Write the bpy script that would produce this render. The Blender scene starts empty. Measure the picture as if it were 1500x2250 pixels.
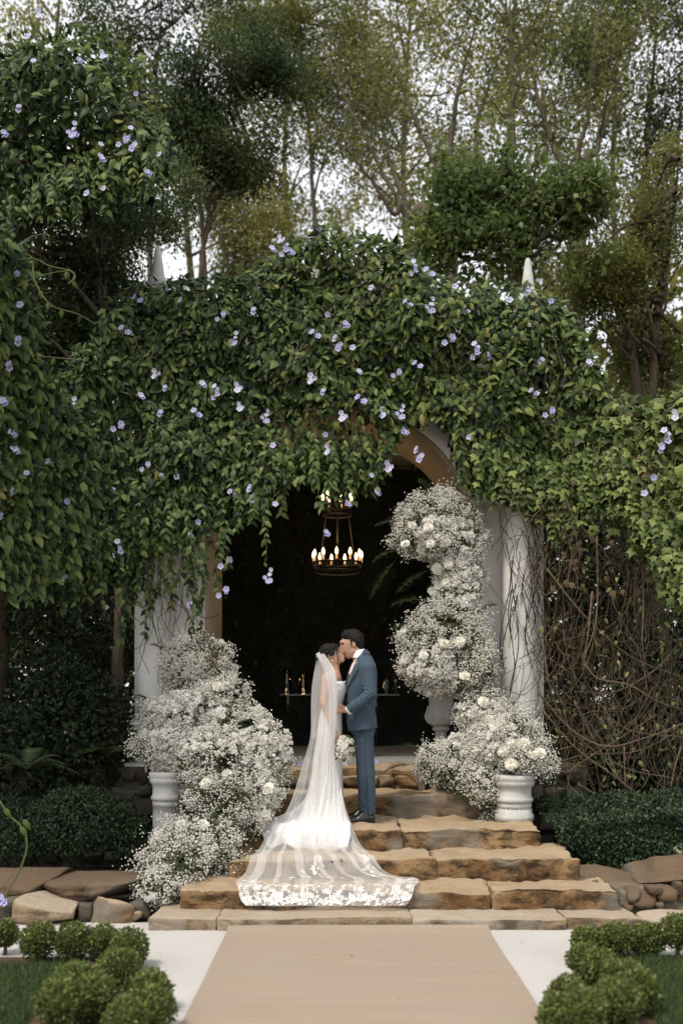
import bpy, math, random
import numpy as np
from mathutils import Vector, Matrix

# ------------------------------------------------------------------ camera, sky, sun, exposure
SC = bpy.context.scene
COL = SC.collection
F, CX, HY, ZC = 2187.0, 750.0, 1542.0, 1.662      # focal length and centre in photo pixels, eye height
cam_d = bpy.data.cameras.new('camera')
cam = bpy.data.objects.new('camera', cam_d); COL.objects.link(cam)
cam_d.sensor_width = 36.0; cam_d.lens = 35.0; cam_d.sensor_fit = 'AUTO'
cam_d.shift_y = (HY - 1125.0) / 2250.0
cam_d.clip_start = 0.1; cam_d.clip_end = 3000
cam.location = (0, 0, ZC); cam.rotation_euler = (math.radians(90), 0, 0)
cam_d.dof.use_dof = True; cam_d.dof.focus_distance = 9.1; cam_d.dof.aperture_fstop = 1.15
SC.camera = cam
SUN_EL, SUN_AZ = 58.0, -140.0      # azimuth from the viewing direction, negative = left: a veiled sun behind the camera's left shoulder
world = bpy.data.worlds.new('World'); SC.world = world; world.use_nodes = True
wn = world.node_tree; bg = wn.nodes['Background']
sky = wn.nodes.new('ShaderNodeTexSky'); sky.sky_type = 'NISHITA'; sky.sun_disc = False
sky.sun_elevation = math.radians(SUN_EL); sky.sun_rotation = math.radians(SUN_AZ)
sky.air_density = 1.0; sky.dust_density = 2.5; sky.ozone_density = 0.5
ov = wn.nodes.new('ShaderNodeMix'); ov.data_type = 'RGBA'; ov.inputs[0].default_value = 0.72     # even white cloud cover over the clear sky
wn.links.new(sky.outputs[0], ov.inputs[6]); ov.inputs[7].default_value = (6.7, 6.6, 6.5, 1)
wn.links.new(ov.outputs[2], bg.inputs[0]); bg.inputs[1].default_value = 0.1
sun_d = bpy.data.lights.new('sun', 'SUN'); sun_d.energy = 1.5; sun_d.angle = math.radians(12); sun_d.color = (1.0, 0.93, 0.81)
sun = bpy.data.objects.new('sun', sun_d); COL.objects.link(sun)
_a = math.radians(SUN_AZ); _e = math.radians(SUN_EL)
_to = Vector((math.sin(_a) * math.cos(_e), math.cos(_a) * math.cos(_e), math.sin(_e)))
sun.rotation_euler = _to.to_track_quat('Z', 'Y').to_euler(); sun.location = _to * 30
SC.view_settings.view_transform = 'Standard'; SC.view_settings.look = 'None'
SC.view_settings.exposure = 1.06; SC.view_settings.gamma = 1.0
SC.view_settings.use_curve_mapping = False
SC.render.engine = 'CYCLES'
SC.cycles.max_bounces = 8; SC.cycles.transparent_max_bounces = 16; SC.cycles.diffuse_bounces = 4

# ------------------------------------------------------------------ helpers
rng = np.random.default_rng(7)
random.seed(7)
def P(px, py, Y): return np.array([(px - CX) * Y / F, Y, ZC - (py - HY) * Y / F])
def Yg(py, z=0.0): return (ZC - z) * F / (py - HY)           # distance of a level spot seen at row py
def unit(v):
    v = np.asarray(v, float); return v / np.maximum(np.linalg.norm(v, axis=-1, keepdims=True), 1e-9)
def link(o, parent=None, label=None, cat=None, group=None, kind=None):
    COL.objects.link(o)
    if parent is not None:
        o.parent = parent
        if parent.parent is None: o.matrix_parent_inverse = Matrix.Translation(-Vector(parent.location))
    if label: o['label'] = label
    if cat: o['category'] = cat
    if group: o['group'] = group
    if kind: o['kind'] = kind
    return o
def empty(name, loc, label, cat, group=None):
    o = bpy.data.objects.new(name, None); o.location = tuple(loc); o.empty_display_size = 0.1
    return link(o, None, label, cat, group)
def mesh_data(name, V, Fc, mats=(), smooth=True, var=None, mi=None):
    """V (n,3); Fc list of faces or int array (m,k)"""
    V = np.asarray(V, np.float64); me = bpy.data.meshes.new(name)
    if isinstance(Fc, np.ndarray):
        m, k = Fc.shape
        me.vertices.add(len(V)); me.vertices.foreach_set('co', V.astype(np.float32).ravel())
        me.loops.add(m * k); me.loops.foreach_set('vertex_index', Fc.astype(np.int32).ravel())
        me.polygons.add(m); me.polygons.foreach_set('loop_start', np.arange(0, m * k, k, dtype=np.int32))
        me.polygons.foreach_set('loop_total', np.full(m, k, np.int32))
        me.update(calc_edges=True)
    else:
        me.from_pydata([tuple(v) for v in V], [], [tuple(int(i) for i in f) for f in Fc]); me.update()
    if smooth: me.polygons.foreach_set('use_smooth', np.ones(len(me.polygons), bool))
    if mi is not None: me.polygons.foreach_set('material_index', np.asarray(mi, np.int32))
    if var is not None:
        a = me.attributes.new('v', 'FLOAT', 'POINT'); a.data.foreach_set('value', np.asarray(var, np.float32))
    for m_ in mats: me.materials.append(m_)
    me.validate()
    return me
def obj(name, V, Fc, mats, parent=None, smooth=True, var=None, mi=None, **kw):
    if not isinstance(mats, (list, tuple)): mats = [mats]
    o = bpy.data.objects.new(name, mesh_data(name, V, Fc, mats, smooth, var, mi))
    return link(o, parent, **kw)
def origin_to(o, loc):
    """move a top-level mesh's origin to loc, keeping it in place"""
    loc = Vector(loc); o.data.transform(Matrix.Translation(-loc)); o.location = loc; return o
def inst(name, me, parent, M):
    """an object that shares mesh data; M = world matrix; parent is an unrotated top-level thing"""
    o = bpy.data.objects.new(name, me); COL.objects.link(o)
    if parent is not None:
        o.parent = parent; o.matrix_parent_inverse = Matrix.Translation(-Vector(parent.location))
    o.matrix_basis = M
    return o
class Soup:
    """collects pieces that form one mesh"""
    def __init__(s): s.V = []; s.F = []; s.n = 0; s.var = []
    def add(s, V, Fc, var=0.5):
        V = np.asarray(V, float); s.V.append(V); s.F += [tuple(int(i) + s.n for i in f) for f in Fc]; s.n += len(V)
        s.var.append(np.full(len(V), var) if np.isscalar(var) else var)
        return s
    def build(s, name, mats, parent=None, smooth=True, **kw):
        return obj(name, np.concatenate(s.V), s.F, mats, parent, smooth, var=np.concatenate(s.var), **kw)
# value noise
def _h(ix, iy, iz, seed):
    n = (ix * 374761393 + iy * 668265263 + iz * 2147483647 % 1000003 * 97 + iz * 1274126177 + seed * 1442695041) & 0xffffffff
    n = ((n ^ (n >> 13)) * 1274126177) & 0xffffffff
    n = (n ^ (n >> 16)) & 0xffffffff
    return n / 4294967295.0
def vnoise(p, scale=1.0, seed=0):
    p = np.asarray(p, float) * scale; i = np.floor(p).astype(np.int64); f = p - i; f = f * f * (3 - 2 * f)
    r = 0
    for a in (0, 1):
        for b in (0, 1):
            for c in (0, 1):
                w = (f[..., 0] if a else 1 - f[..., 0]) * (f[..., 1] if b else 1 - f[..., 1]) * (f[..., 2] if c else 1 - f[..., 2])
                r = r + w * _h(i[..., 0] + a, i[..., 1] + b, i[..., 2] + c, seed)
    return r * 2 - 1
def fbm(p, scale=1.0, seed=0, oct=3):
    r = 0; a = 1.0
    for o in range(oct): r = r + a * vnoise(p, scale * 2 ** o, seed + o * 13); a *= 0.5
    return r / 1.75
# primitive shapes
def lathe(profile, n=24, center=(0, 0, 0), flute=0, fl_depth=0.0, fl_rows=None):
    """profile: list of (r, z)"""
    V = []; Fc = []
    for ri, (r, z) in enumerate(profile):
        for k in range(n):
            a = 2 * math.pi * k / n
            rr = r
            if flute and (fl_rows is None or fl_rows[0] <= ri <= fl_rows[1]):
                rr = r - fl_depth * abs(math.sin(a * flute / 2)) ** 0.6
            V.append((center[0] + rr * math.cos(a), center[1] + rr * math.sin(a), center[2] + z))
    m = len(profile)
    for i in range(m - 1):
        for k in range(n):
            k2 = (k + 1) % n
            Fc.append((i * n + k, i * n + k2, (i + 1) * n + k2, (i + 1) * n + k))
    V.append((center[0], center[1], center[2] + profile[0][1])); V.append((center[0], center[1], center[2] + profile[-1][1]))
    b = len(V) - 2
    for k in range(n):
        k2 = (k + 1) % n
        Fc.append((b, k2, k)); Fc.append((b + 1, (m - 1) * n + k, (m - 1) * n + k2))
    return np.array(V), Fc
def box(x0, x1, y0, y1, z0, z1):
    V = [(x, y, z) for z in (z0, z1) for y in (y0, y1) for x in (x0, x1)]
    return np.array(V, float), [(0, 2, 3, 1), (4, 5, 7, 6), (0, 1, 5, 4), (2, 6, 7, 3), (0, 4, 6, 2), (1, 3, 7, 5)]
def tube(pts, rad, n=6, caps=True):
    pts = np.asarray(pts, float); m = len(pts); rad = np.broadcast_to(np.asarray(rad, float), (m,))
    t = np.gradient(pts, axis=0); t = unit(t)
    up = np.array([0.13, 0.21, 0.97]) if abs(t[0] @ np.array([0.13, 0.21, 0.97])) < 0.93 else np.array([1.0, 0.1, 0])
    V = []; u = unit(np.cross(t[0], up))
    for i in range(m):
        u = unit(u - t[i] * (u @ t[i])); w = np.cross(t[i], u)
        a = np.arange(n) * 2 * np.pi / n
        V.append(pts[i] + rad[i] * (np.cos(a)[:, None] * u + np.sin(a)[:, None] * w))
    V = np.concatenate(V); Fc = []
    for i in range(m - 1):
        for k in range(n):
            k2 = (k + 1) % n
            Fc.append((i * n + k, i * n + k2, (i + 1) * n + k2, (i + 1) * n + k))
    if caps:
        Fc.append(tuple(range(n))[::-1]); Fc.append(tuple((m - 1) * n + k for k in range(n)))
    return V, Fc
def spline(pts, k=8):
    """Catmull-Rom through pts"""
    p = np.asarray(pts, float); p = np.vstack([2 * p[0] - p[1], p, 2 * p[-1] - p[-2]]); out = []
    for i in range(1, len(p) - 2):
        for j in range(k):
            t = j / k; a, b, c, d = p[i - 1], p[i], p[i + 1], p[i + 2]
            out.append(0.5 * ((2 * b) + (-a + c) * t + (2 * a - 5 * b + 4 * c - d) * t * t + (-a + 3 * b - 3 * c + d) * t ** 3))
    out.append(p[-2]); return np.array(out)
# leaves: (template verts (x across, y along, z out), faces)
LEAF = (np.array([(0, 0, 0), (-.21, .2, -.02), (0, .33, .06), (.21, .2, -.02), (-.23, .45, -.06), (0, .62, .05), (.23, .45, -.06), (-.12, .8, -.1), (.12, .8, -.1), (0, 1.0, -.16)]),
        [(0, 2, 1), (0, 3, 2), (1, 2, 5, 4), (2, 3, 6, 5), (4, 5, 7), (5, 6, 8), (7, 5, 9), (5, 8, 9)])
IVY = (np.array([(0, .05, 0), (-.3, .0, -.05), (-.32, .26, .0), (-.46, .5, -.1), (-.2, .6, .0), (0, 1.0, -.16), (.2, .6, 0), (.46, .5, -.1), (.32, .26, 0), (.3, .0, -.05), (0, .45, .06)]),
       [(0, 10, 2, 1), (2, 10, 4, 3), (4, 10, 5), (10, 6, 5), (6, 10, 8, 7), (8, 10, 0, 9)])
DIA = (np.array([(0, 0, 0), (-.3, .45, -.04), (0, 1, -.12), (.3, .45, -.04)]), [(0, 3, 2, 1)])
DIA3 = (np.array([(0, 0, 0), (-.3, .45, -.06), (0, .5, .05), (.3, .45, -.06), (0, 1, -.12)]), [(0, 2, 1), (0, 3, 2), (1, 2, 4), (2, 3, 4)])
NEEDLE = (np.array([(-.06, 0, 0), (.06, 0, 0), (.03, 1, -.1), (-.03, 1, -.1)]), [(0, 1, 2, 3)])
def frames(axis, normal):
    a = unit(axis); n = unit(normal - a * np.sum(normal * a, -1, keepdims=True)); return a, n, np.cross(a, n)
def scatter(name, pos, axis, normal, size, tpl, mat, parent=None, var=None, smooth=True, wide=1.0, **kw):
    T, TF = tpl; a, n, b = frames(axis, normal); N = len(pos); K = len(T)
    size = np.broadcast_to(np.asarray(size, float), (N,))[:, None, None]
    wide = np.broadcast_to(np.asarray(wide, float), (N,))[:, None, None]
    V = pos[:, None, :] + size * (wide * T[None, :, 0:1] * b[:, None] + T[None, :, 1:2] * a[:, None] + T[None, :, 2:3] * n[:, None])
    V = V.reshape(-1, 3)
    if var is None: var = rng.random(N)
    vv = np.repeat(var, K)
    me = bpy.data.meshes.new(name)
    lens = np.array([len(f) for f in TF]); flat = np.concatenate([np.array(f) for f in TF])
    idx = (flat[None] + (np.arange(N) * K)[:, None]).ravel()
    lt = np.tile(lens, N); ls = np.concatenate([[0], np.cumsum(lt)[:-1]])
    me.vertices.add(len(V)); me.vertices.foreach_set('co', V.astype(np.float32).ravel())
    me.loops.add(len(idx)); me.loops.foreach_set('vertex_index', idx.astype(np.int32))
    me.polygons.add(len(lt)); me.polygons.foreach_set('loop_start', ls.astype(np.int32)); me.polygons.foreach_set('loop_total', lt.astype(np.int32))
    me.update(calc_edges=True)
    if smooth: me.polygons.foreach_set('use_smooth', np.ones(len(lt), bool))
    at = me.attributes.new('v', 'FLOAT', 'POINT'); at.data.foreach_set('value', vv.astype(np.float32))
    me.materials.append(mat)
    o = bpy.data.objects.new(name, me)
    kw.setdefault('kind', 'stuff')
    return link(o, parent, **kw)
def mat_from(a, n, b, pos, s, wide=1.0):
    return Matrix(((b[0] * s * wide, a[0] * s, n[0] * s, pos[0]), (b[1] * s * wide, a[1] * s, n[1] * s, pos[1]), (b[2] * s * wide, a[2] * s, n[2] * s, pos[2]), (0, 0, 0, 1)))
def rnd(n, s=1.0): return rng.normal(size=(n, 3)) * s
def in_ell(n, c, r, shell=0.0):
    d = unit(rng.normal(size=(n, 3))); t = (shell ** 3 + (1 - shell ** 3) * rng.random(n)) ** (1 / 3)
    return np.asarray(c) + d * t[:, None] * np.asarray(r), d

# ------------------------------------------------------------------ materials
def material(name):
    m = bpy.data.materials.new(name); m.use_nodes = True; nt = m.node_tree; nt.nodes.clear()
    out = nt.nodes.new('ShaderNodeOutputMaterial'); return m, nt, out
class NB:
    def __init__(s, nt): s.nt = nt
    def n(s, t, **kw):
        nd = s.nt.nodes.new('ShaderNode' + t)
        for k, v in kw.items():
            if k in nd.inputs.keys() or k.replace('_', ' ') in nd.inputs.keys():
                i = nd.inputs[k] if k in nd.inputs.keys() else nd.inputs[k.replace('_', ' ')]
                s.put(i, v)
            else: setattr(nd, k, v)
        return nd
    def put(s, i, v):
        if isinstance(v, bpy.types.NodeSocket): s.nt.links.new(v, i)
        elif isinstance(v, (tuple, list)) and len(v) == 3 and i.type == 'RGBA': i.default_value = (*v, 1)
        else: i.default_value = v
    def ramp(s, fac, stops):
        r = s.nt.nodes.new('ShaderNodeValToRGB'); s.nt.links.new(fac, r.inputs[0]); e = r.color_ramp.elements
        while len(e) < len(stops): e.new(0.5)
        for x, (p, c) in zip(e, stops): x.position = p; x.color = (*c, 1) if len(c) == 3 else c
        return r.outputs[0]
    def mix(s, f, a, b, mode='MIX'):
        m = s.nt.nodes.new('ShaderNodeMix'); m.data_type = 'RGBA'; m.blend_type = mode
        s.put(m.inputs[0], f); s.put(m.inputs[6], a); s.put(m.inputs[7], b); return m.outputs[2]
    def math(s, op, a, b=0.0):
        m = s.nt.nodes.new('ShaderNodeMath'); m.operation = op; s.put(m.inputs[0], a); s.put(m.inputs[1], b); return m.outputs[0]
    def noise(s, vec, scale, detail=4, rough=0.55, dist=0.0):
        n = s.n('TexNoise', Scale=scale, Detail=detail, Roughness=rough, Distortion=dist)
        if vec is not None: s.nt.links.new(vec, n.inputs['Vector'])
        return n.outputs['Fac']
    def pos(s, scale=(1, 1, 1), rot=(0, 0, 0)):
        g = s.nt.nodes.new('ShaderNodeNewGeometry'); mp = s.nt.nodes.new('ShaderNodeMapping')
        s.nt.links.new(g.outputs['Position'], mp.inputs[0]); mp.inputs['Scale'].default_value = scale; mp.inputs['Rotation'].default_value = rot
        return mp.outputs[0]
    def attr(s, name='v'):
        a = s.nt.nodes.new('ShaderNodeAttribute'); a.attribute_name = name; return a.outputs['Fac']
    def bump(s, h, strength=0.3, dist=0.01):
        b = s.n('Bump', Strength=strength, Distance=dist); s.nt.links.new(h, b.inputs['Height']); return b.outputs[0]
def leaf_mat(name, stops, rough=0.5, trans=0.3, spec=0.35, patch=None):
    m, nt, out = material(name); b = NB(nt)
    c = b.ramp(b.attr(), stops)
    if patch:
        f = b.ramp(b.noise(b.pos(), patch[0], 2), [(0.42, (0, 0, 0)), (0.62, (1, 1, 1))])
        c = b.mix(f, c, b.mix(1.0, c, patch[1], 'MULTIPLY'))
    p = b.n('BsdfPrincipled', Base_Color=c, Roughness=rough); p.inputs['Specular IOR Level'].default_value = spec
    t = b.n('BsdfTranslucent'); nt.links.new(b.mix(0.5, c, (0.25, 0.32, 0.06), 'MIX') if False else c, t.inputs['Color'])
    mx = b.n('MixShader'); mx.inputs[0].default_value = trans
    nt.links.new(p.outputs[0], mx.inputs[1]); nt.links.new(t.outputs[0], mx.inputs[2]); nt.links.new(mx.outputs[0], out.inputs[0])
    return m
def plain(name, color, rough=0.6, spec=0.3, noise=None, bump=None, metallic=0.0, sheen=0.0):
    """noise: (scale, other colour, amount)  bump: (scale, strength, dist)"""
    m, nt, out = material(name); b = NB(nt); c = color
    pos = b.pos()
    if noise:
        f = b.ramp(b.noise(pos, noise[0], 5), [(0.35, (0, 0, 0)), (0.7, (noise[2],) * 3)])
        c = b.mix(f, color, noise[1])
    p = b.n('BsdfPrincipled', Roughness=rough, Metallic=metallic); b.put(p.inputs['Base Color'], c); p.inputs['Specular IOR Level'].default_value = spec
    if sheen: p.inputs['Sheen Weight'].default_value = sheen
    if bump: nt.links.new(b.bump(b.noise(pos, bump[0], 4), bump[1], bump[2]), p.inputs['Normal'])
    nt.links.new(p.outputs[0], out.inputs[0]); return m
def stone_mat(name, c1, c2, dark, grey, light, scale=1.0):
    m, nt, out = material(name); b = NB(nt)
    oi = nt.nodes.new('ShaderNodeObjectInfo')
    g = nt.nodes.new('ShaderNodeNewGeometry'); ad = nt.nodes.new('ShaderNodeVectorMath'); ad.operation = 'ADD'
    cmb = b.n('CombineXYZ'); nt.links.new(b.math('MULTIPLY', oi.outputs['Random'], 37.0), cmb.inputs[0]); nt.links.new(b.math('MULTIPLY', oi.outputs['Random'], 91.0), cmb.inputs[2])
    nt.links.new(g.outputs['Position'], ad.inputs[0]); nt.links.new(cmb.outputs[0], ad.inputs[1]); v = ad.outputs[0]
    mp = nt.nodes.new('ShaderNodeMapping'); nt.links.new(v, mp.inputs[0]); mp.inputs['Scale'].default_value = (1, 1, 1.9); vs = mp.outputs[0]
    col = b.mix(b.ramp(b.noise(v, 2.6 * scale, 6, 0.62, 0.6), [(0.36, (0, 0, 0)), (0.62, (1, 1, 1))]), c1, c2)
    col = b.mix(b.ramp(b.noise(vs, 4.5 * scale, 8, 0.7, 0.4), [(0.46, (0, 0, 0)), (0.6, (0.9,) * 3)]), col, dark)
    col = b.mix(b.ramp(b.noise(v, 1.7 * scale, 3, 0.5), [(0.52, (0, 0, 0)), (0.6, (0.8,) * 3)]), col, grey)
    # tops: faces turned upward take the paler tone
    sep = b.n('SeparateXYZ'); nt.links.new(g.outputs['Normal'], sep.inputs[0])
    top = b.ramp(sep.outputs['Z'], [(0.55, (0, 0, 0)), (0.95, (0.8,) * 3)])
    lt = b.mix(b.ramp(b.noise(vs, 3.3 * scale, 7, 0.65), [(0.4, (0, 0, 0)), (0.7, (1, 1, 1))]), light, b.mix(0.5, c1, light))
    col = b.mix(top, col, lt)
    fine = b.noise(v, 60, 6, 0.7)
    col = b.mix(0.35, col, b.ramp(fine, [(0.3, (0.25,) * 3), (0.7, (1,) * 3)]), 'MULTIPLY')
    p = b.n('BsdfPrincipled', Roughness=0.85); nt.links.new(col, p.inputs['Base Color']); p.inputs['Specular IOR Level'].default_value = 0.2
    h = b.math('ADD', b.noise(vs, 9, 8, 0.7), b.math('MULTIPLY', fine, 0.25))
    nt.links.new(b.bump(h, 0.8, 0.035), p.inputs['Normal']); nt.links.new(p.outputs[0], out.inputs[0]); return m
def bark_mat(name, c1, c2, sc=1.0):
    m, nt, out = material(name); b = NB(nt); v = b.pos((1, 1, .25))
    f = b.noise(v, 22 * sc, 6, 0.65)
    c = b.mix(b.ramp(f, [(0.35, (0, 0, 0)), (0.65, (1, 1, 1))]), c1, c2)
    p = b.n('BsdfPrincipled', Roughness=0.9); nt.links.new(c, p.inputs['Base Color']); p.inputs['Specular IOR Level'].default_value = 0.15
    nt.links.new(b.bump(f, 0.6, 0.02), p.inputs['Normal']); nt.links.new(p.outputs[0], out.inputs[0]); return m
def glass_mat(name, tint=(1, 1, 1), ior=1.45, rough=0.0):
    m, nt, out = material(name); b = NB(nt)
    g = b.n('BsdfGlass', Color=tint, Roughness=rough, IOR=ior); tr = b.n('BsdfTransparent', Color=tint)
    fr = b.n('Fresnel', IOR=ior)
    gl = b.n('BsdfGlossy', Roughness=0.02); mx = b.n('MixShader'); nt.links.new(fr.outputs[0], mx.inputs[0])
    nt.links.new(tr.outputs[0], mx.inputs[1]); nt.links.new(gl.outputs[0], mx.inputs[2]); nt.links.new(mx.outputs[0], out.inputs[0]); nt.nodes.remove(g)
    return m
def emit_mat(name, color, strength):
    m, nt, out = material(name); b = NB(nt); e = b.n('Emission', Color=color, Strength=strength); nt.links.new(e.outputs[0], out.inputs[0]); return m
M = {}
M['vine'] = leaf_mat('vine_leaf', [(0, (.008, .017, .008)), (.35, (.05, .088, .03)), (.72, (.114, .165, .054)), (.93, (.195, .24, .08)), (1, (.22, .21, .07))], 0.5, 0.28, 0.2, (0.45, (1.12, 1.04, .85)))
M['ivy'] = leaf_mat('ivy_leaf', [(0, (.035, .055, .018)), (.5, (.14, .18, .055)), (.85, (.26, .29, .09)), (.97, (.28, .25, .1)), (1, (.22, .14, .07))], 0.5, 0.25, 0.22, (0.7, (.78, .85, .75)))
M['dark_leaf'] = leaf_mat('dark_tree_leaf', [(0, (.012, .022, .01)), (.5, (.05, .075, .026)), (1, (.14, .165, .05))], 0.5, 0.4, 0.2)
M['shade_leaf'] = leaf_mat('deep_shade_leaf', [(0, (.007, .013, .007)), (.6, (.02, .034, .014)), (1, (.05, .065, .024))], 0.5, 0.25, 0.2)  # leaf greens darkened, so the deep shade sits in the colour
M['olive_leaf'] = leaf_mat('olive_tree_leaf', [(0, (.03, .042, .014)), (.5, (.15, .165, .045)), (.95, (.33, .31, .085)), (1, (.4, .33, .08))], 0.5, 0.5, 0.2)
M['pale_leaf'] = leaf_mat('pale_tree_leaf', [(0, (.08, .09, .028)), (.5, (.27, .265, .08)), (1, (.5, .44, .14))], 0.5, 0.5, 0.2)
M['climb_leaf'] = leaf_mat('climber_leaf', [(0, (.045, .07, .025)), (.6, (.12, .17, .045)), (.92, (.24, .27, .07)), (.97, (.38, .3, .05)), (1, (.4, .28, .06))], 0.45, 0.5)
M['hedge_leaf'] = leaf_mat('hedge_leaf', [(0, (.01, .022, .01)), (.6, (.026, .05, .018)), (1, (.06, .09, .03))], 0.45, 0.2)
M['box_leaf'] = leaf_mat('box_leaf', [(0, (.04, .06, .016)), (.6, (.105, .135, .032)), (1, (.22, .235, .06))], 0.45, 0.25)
M['fern'] = leaf_mat('fern_leaf', [(0, (.03, .045, .015)), (1, (.09, .12, .035))], 0.5, 0.35)
M['grass'] = leaf_mat('grass_blade', [(0, (.03, .06, .02)), (.7, (.07, .11, .034)), (1, (.12, .15, .05))], 0.5, 0.3)
M['greenery'] = leaf_mat('bouquet_greenery', [(0, (.03, .045, .018)), (.6, (.08, .1, .04)), (1, (.16, .18, .075))], 0.55, 0.3)
M['gyp'] = leaf_mat('babys_breath_petal', [(0, (.6, .58, .48)), (.3, (.82, .8, .73)), (1, (.92, .91, .87))], 0.7, 0.45, 0.15)
M['mum'] = leaf_mat('white_blossom_petal', [(0, (.82, .8, .73)), (1, (.93, .92, .9))], 0.65, 0.45, 0.2)
M['rose'] = leaf_mat('cream_rose_petal', [(0, (.8, .75, .62)), (.5, (.88, .85, .76)), (1, (.93, .91, .86))], 0.6, 0.25, 0.2)
M['lilac'] = leaf_mat('lilac_petal', [(0, (.4, .39, .66)), (.5, (.54, .53, .77)), (1, (.7, .69, .86))], 0.6, 0.3, 0.2)
M['brown_bract'] = leaf_mat('dry_bract', [(0, (.07, .042, .025)), (1, (.19, .13, .075))], 0.7, 0.2, 0.2)
M['stem'] = plain('green_stem', (.09, .11, .035), 0.6)
M['twig'] = bark_mat('dry_vine_stem', (.175, .13, .085), (.07, .052, .036), 3)
M['twig_dark'] = bark_mat('dark_vine_stem', (.05, .038, .026), (.022, .018, .014), 3)
M['bark'] = bark_mat('pale_bark', (.17, .14, .105), (.075, .062, .046))
M['bark_dark'] = bark_mat('dark_bark', (.1, .075, .05), (.045, .036, .026))
M['stone'] = stone_mat('sandstone', (.36, .235, .12), (.2, .105, .044), (.03, .022, .014), (.22, .195, .155), (.47, .365, .245))
M['kerb_stone'] = stone_mat('pale_sandstone', (.38, .3, .205), (.27, .185, .105), (.09, .07, .048), (.38, .345, .3), (.47, .39, .3))
M['rock'] = stone_mat('brown_rock', (.15, .102, .064), (.17, .112, .064), (.03, .023, .016), (.17, .148, .118), (.16, .112, .07))
M['dark_rock'] = stone_mat('grey_rock', (.11, .095, .075), (.08, .065, .05), (.02, .018, .014), (.14, .13, .11), (.15, .13, .1))
M['mortar'] = plain('mortar', (.2, .175, .14), .95, .1, (8, (.1, .08, .06), .8), (30, .6, .02))
M['plaster'] = plain('white_plaster', (.76, .745, .71), .7, .3, (1.6, (.45, .39, .31), .4), (40, .12, .01))
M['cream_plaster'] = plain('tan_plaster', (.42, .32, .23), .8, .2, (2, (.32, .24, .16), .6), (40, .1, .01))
M['urn'] = plain('white_stone', (.52, .52, .495), .65, .3, (5, (.28, .27, .24), .6), (35, .25, .01))
M['soil'] = plain('soil', (.07, .048, .032), .95, .1, (12, (.13, .09, .06), .8), (45, .8, .03))
M['ground'] = plain('ground', (.045, .045, .022), .95, .1, (3, (.06, .045, .028), .8), (25, .6, .04))
# ------------------------------------------------------------------ ground, path, carpet
def sheet(name, x0, x1, y0, y1, z, mat, nx=2, ny=2, **kw):
    xs = np.linspace(x0, x1, nx); ys = np.linspace(y0, y1, ny); X, Y = np.meshgrid(xs, ys)
    V = np.stack([X.ravel(), Y.ravel(), np.full(X.size, z)], 1)
    Fc = [(j * nx + i, j * nx + i + 1, (j + 1) * nx + i + 1, (j + 1) * nx + i) for j in range(ny - 1) for i in range(nx - 1)]
    return obj(name, V, Fc, mat, smooth=False, **kw)
sheet('ground', -1200, 1200, -300, 1800, -0.03, M['ground'], kind='structure')
def paving_mat():
    m, nt, out = material('pale_concrete'); b = NB(nt); v = b.pos()
    c = b.mix(b.ramp(b.noise(v, 1.3, 6, .6), [(.35, (0, 0, 0)), (.7, (1, 1, 1))]), (.46, .442, .425), (.405, .388, .368))
    c = b.mix(b.ramp(b.noise(b.pos((1, 5, 1)), 3, 7, .7), [(.58, (0, 0, 0)), (.72, (.35,) * 3)]), c, (.45, .4, .34))
    c = b.mix(b.ramp(b.noise(v, 90, 3, .6), [(.3, (.12,) * 3), (.6, (0, 0, 0))]), c, (.4, .37, .33))
    p = b.n('BsdfPrincipled', Roughness=0.75); nt.links.new(c, p.inputs['Base Color'])
    nt.links.new(b.bump(b.noise(v, 70, 5), .2, .006), p.inputs['Normal']); nt.links.new(p.outputs[0], out.inputs[0]); return m
M['paving'] = paving_mat()
path = sheet('path', -6, 6.2, -3, 8.0, -0.012, M['mortar'], kind='structure')
PX = [-6.0, -4.2, -1.86, .14, 2.2, 4.2, 6.2]; PY = [-3, -1.0, 1.2, 3.4, 5.35, 7.5]
for i in range(len(PX) - 1):
    for j in range(len(PY) - 1):
        V, Fc = box(PX[i] + .004, PX[i + 1] - .004, PY[j] + .004, PY[j + 1] - .004, -.011, 0.0)
        o = obj('paving_slab', V, Fc, M['paving'], path, smooth=False)
def carpet_mat():
    m, nt, out = material('beige_carpet'); b = NB(nt)
    v = b.pos((.6, 9, 1)); c = b.mix(b.ramp(b.noise(v, 2.2, 5, .6), [(.35, (0, 0, 0)), (.7, (1, 1, 1))]), (.325, .262, .202), (.292, .234, .179))
    c = b.mix(b.ramp(b.noise(b.pos(), 1.1, 3, .5), [(.4, (0, 0, 0)), (.7, (.4,) * 3)]), c, (.325, .27, .21))
    c = b.mix(.5, c, b.ramp(b.noise(b.pos(), 260, 2, .5), [(.3, (.78,) * 3), (.7, (1,) * 3)]), 'MULTIPLY')
    p = b.n('BsdfPrincipled', Roughness=0.95); nt.links.new(c, p.inputs['Base Color']); p.inputs['Specular IOR Level'].default_value = .1
    h = b.math('ADD', b.noise(b.pos((.4, 7, 1)), 2.2, 3), b.math('MULTIPLY', b.noise(b.pos(), 220, 2), .15))
    nt.links.new(b.bump(h, .25, .02), p.inputs['Normal']); nt.links.new(p.outputs[0], out.inputs[0]); return m
M['carpet'] = carpet_mat()
nx, ny = 24, 120; xs = np.linspace(-.82, 1.065, nx); ys = np.linspace(-1.0, 7.235, ny); X, Y = np.meshgrid(xs, ys)
edge = np.where((X < -.8) | (X > 1.05), .003 * vnoise(np.stack([X * 0, Y, Y * 0], -1), 1.7, 3), 0)
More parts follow.
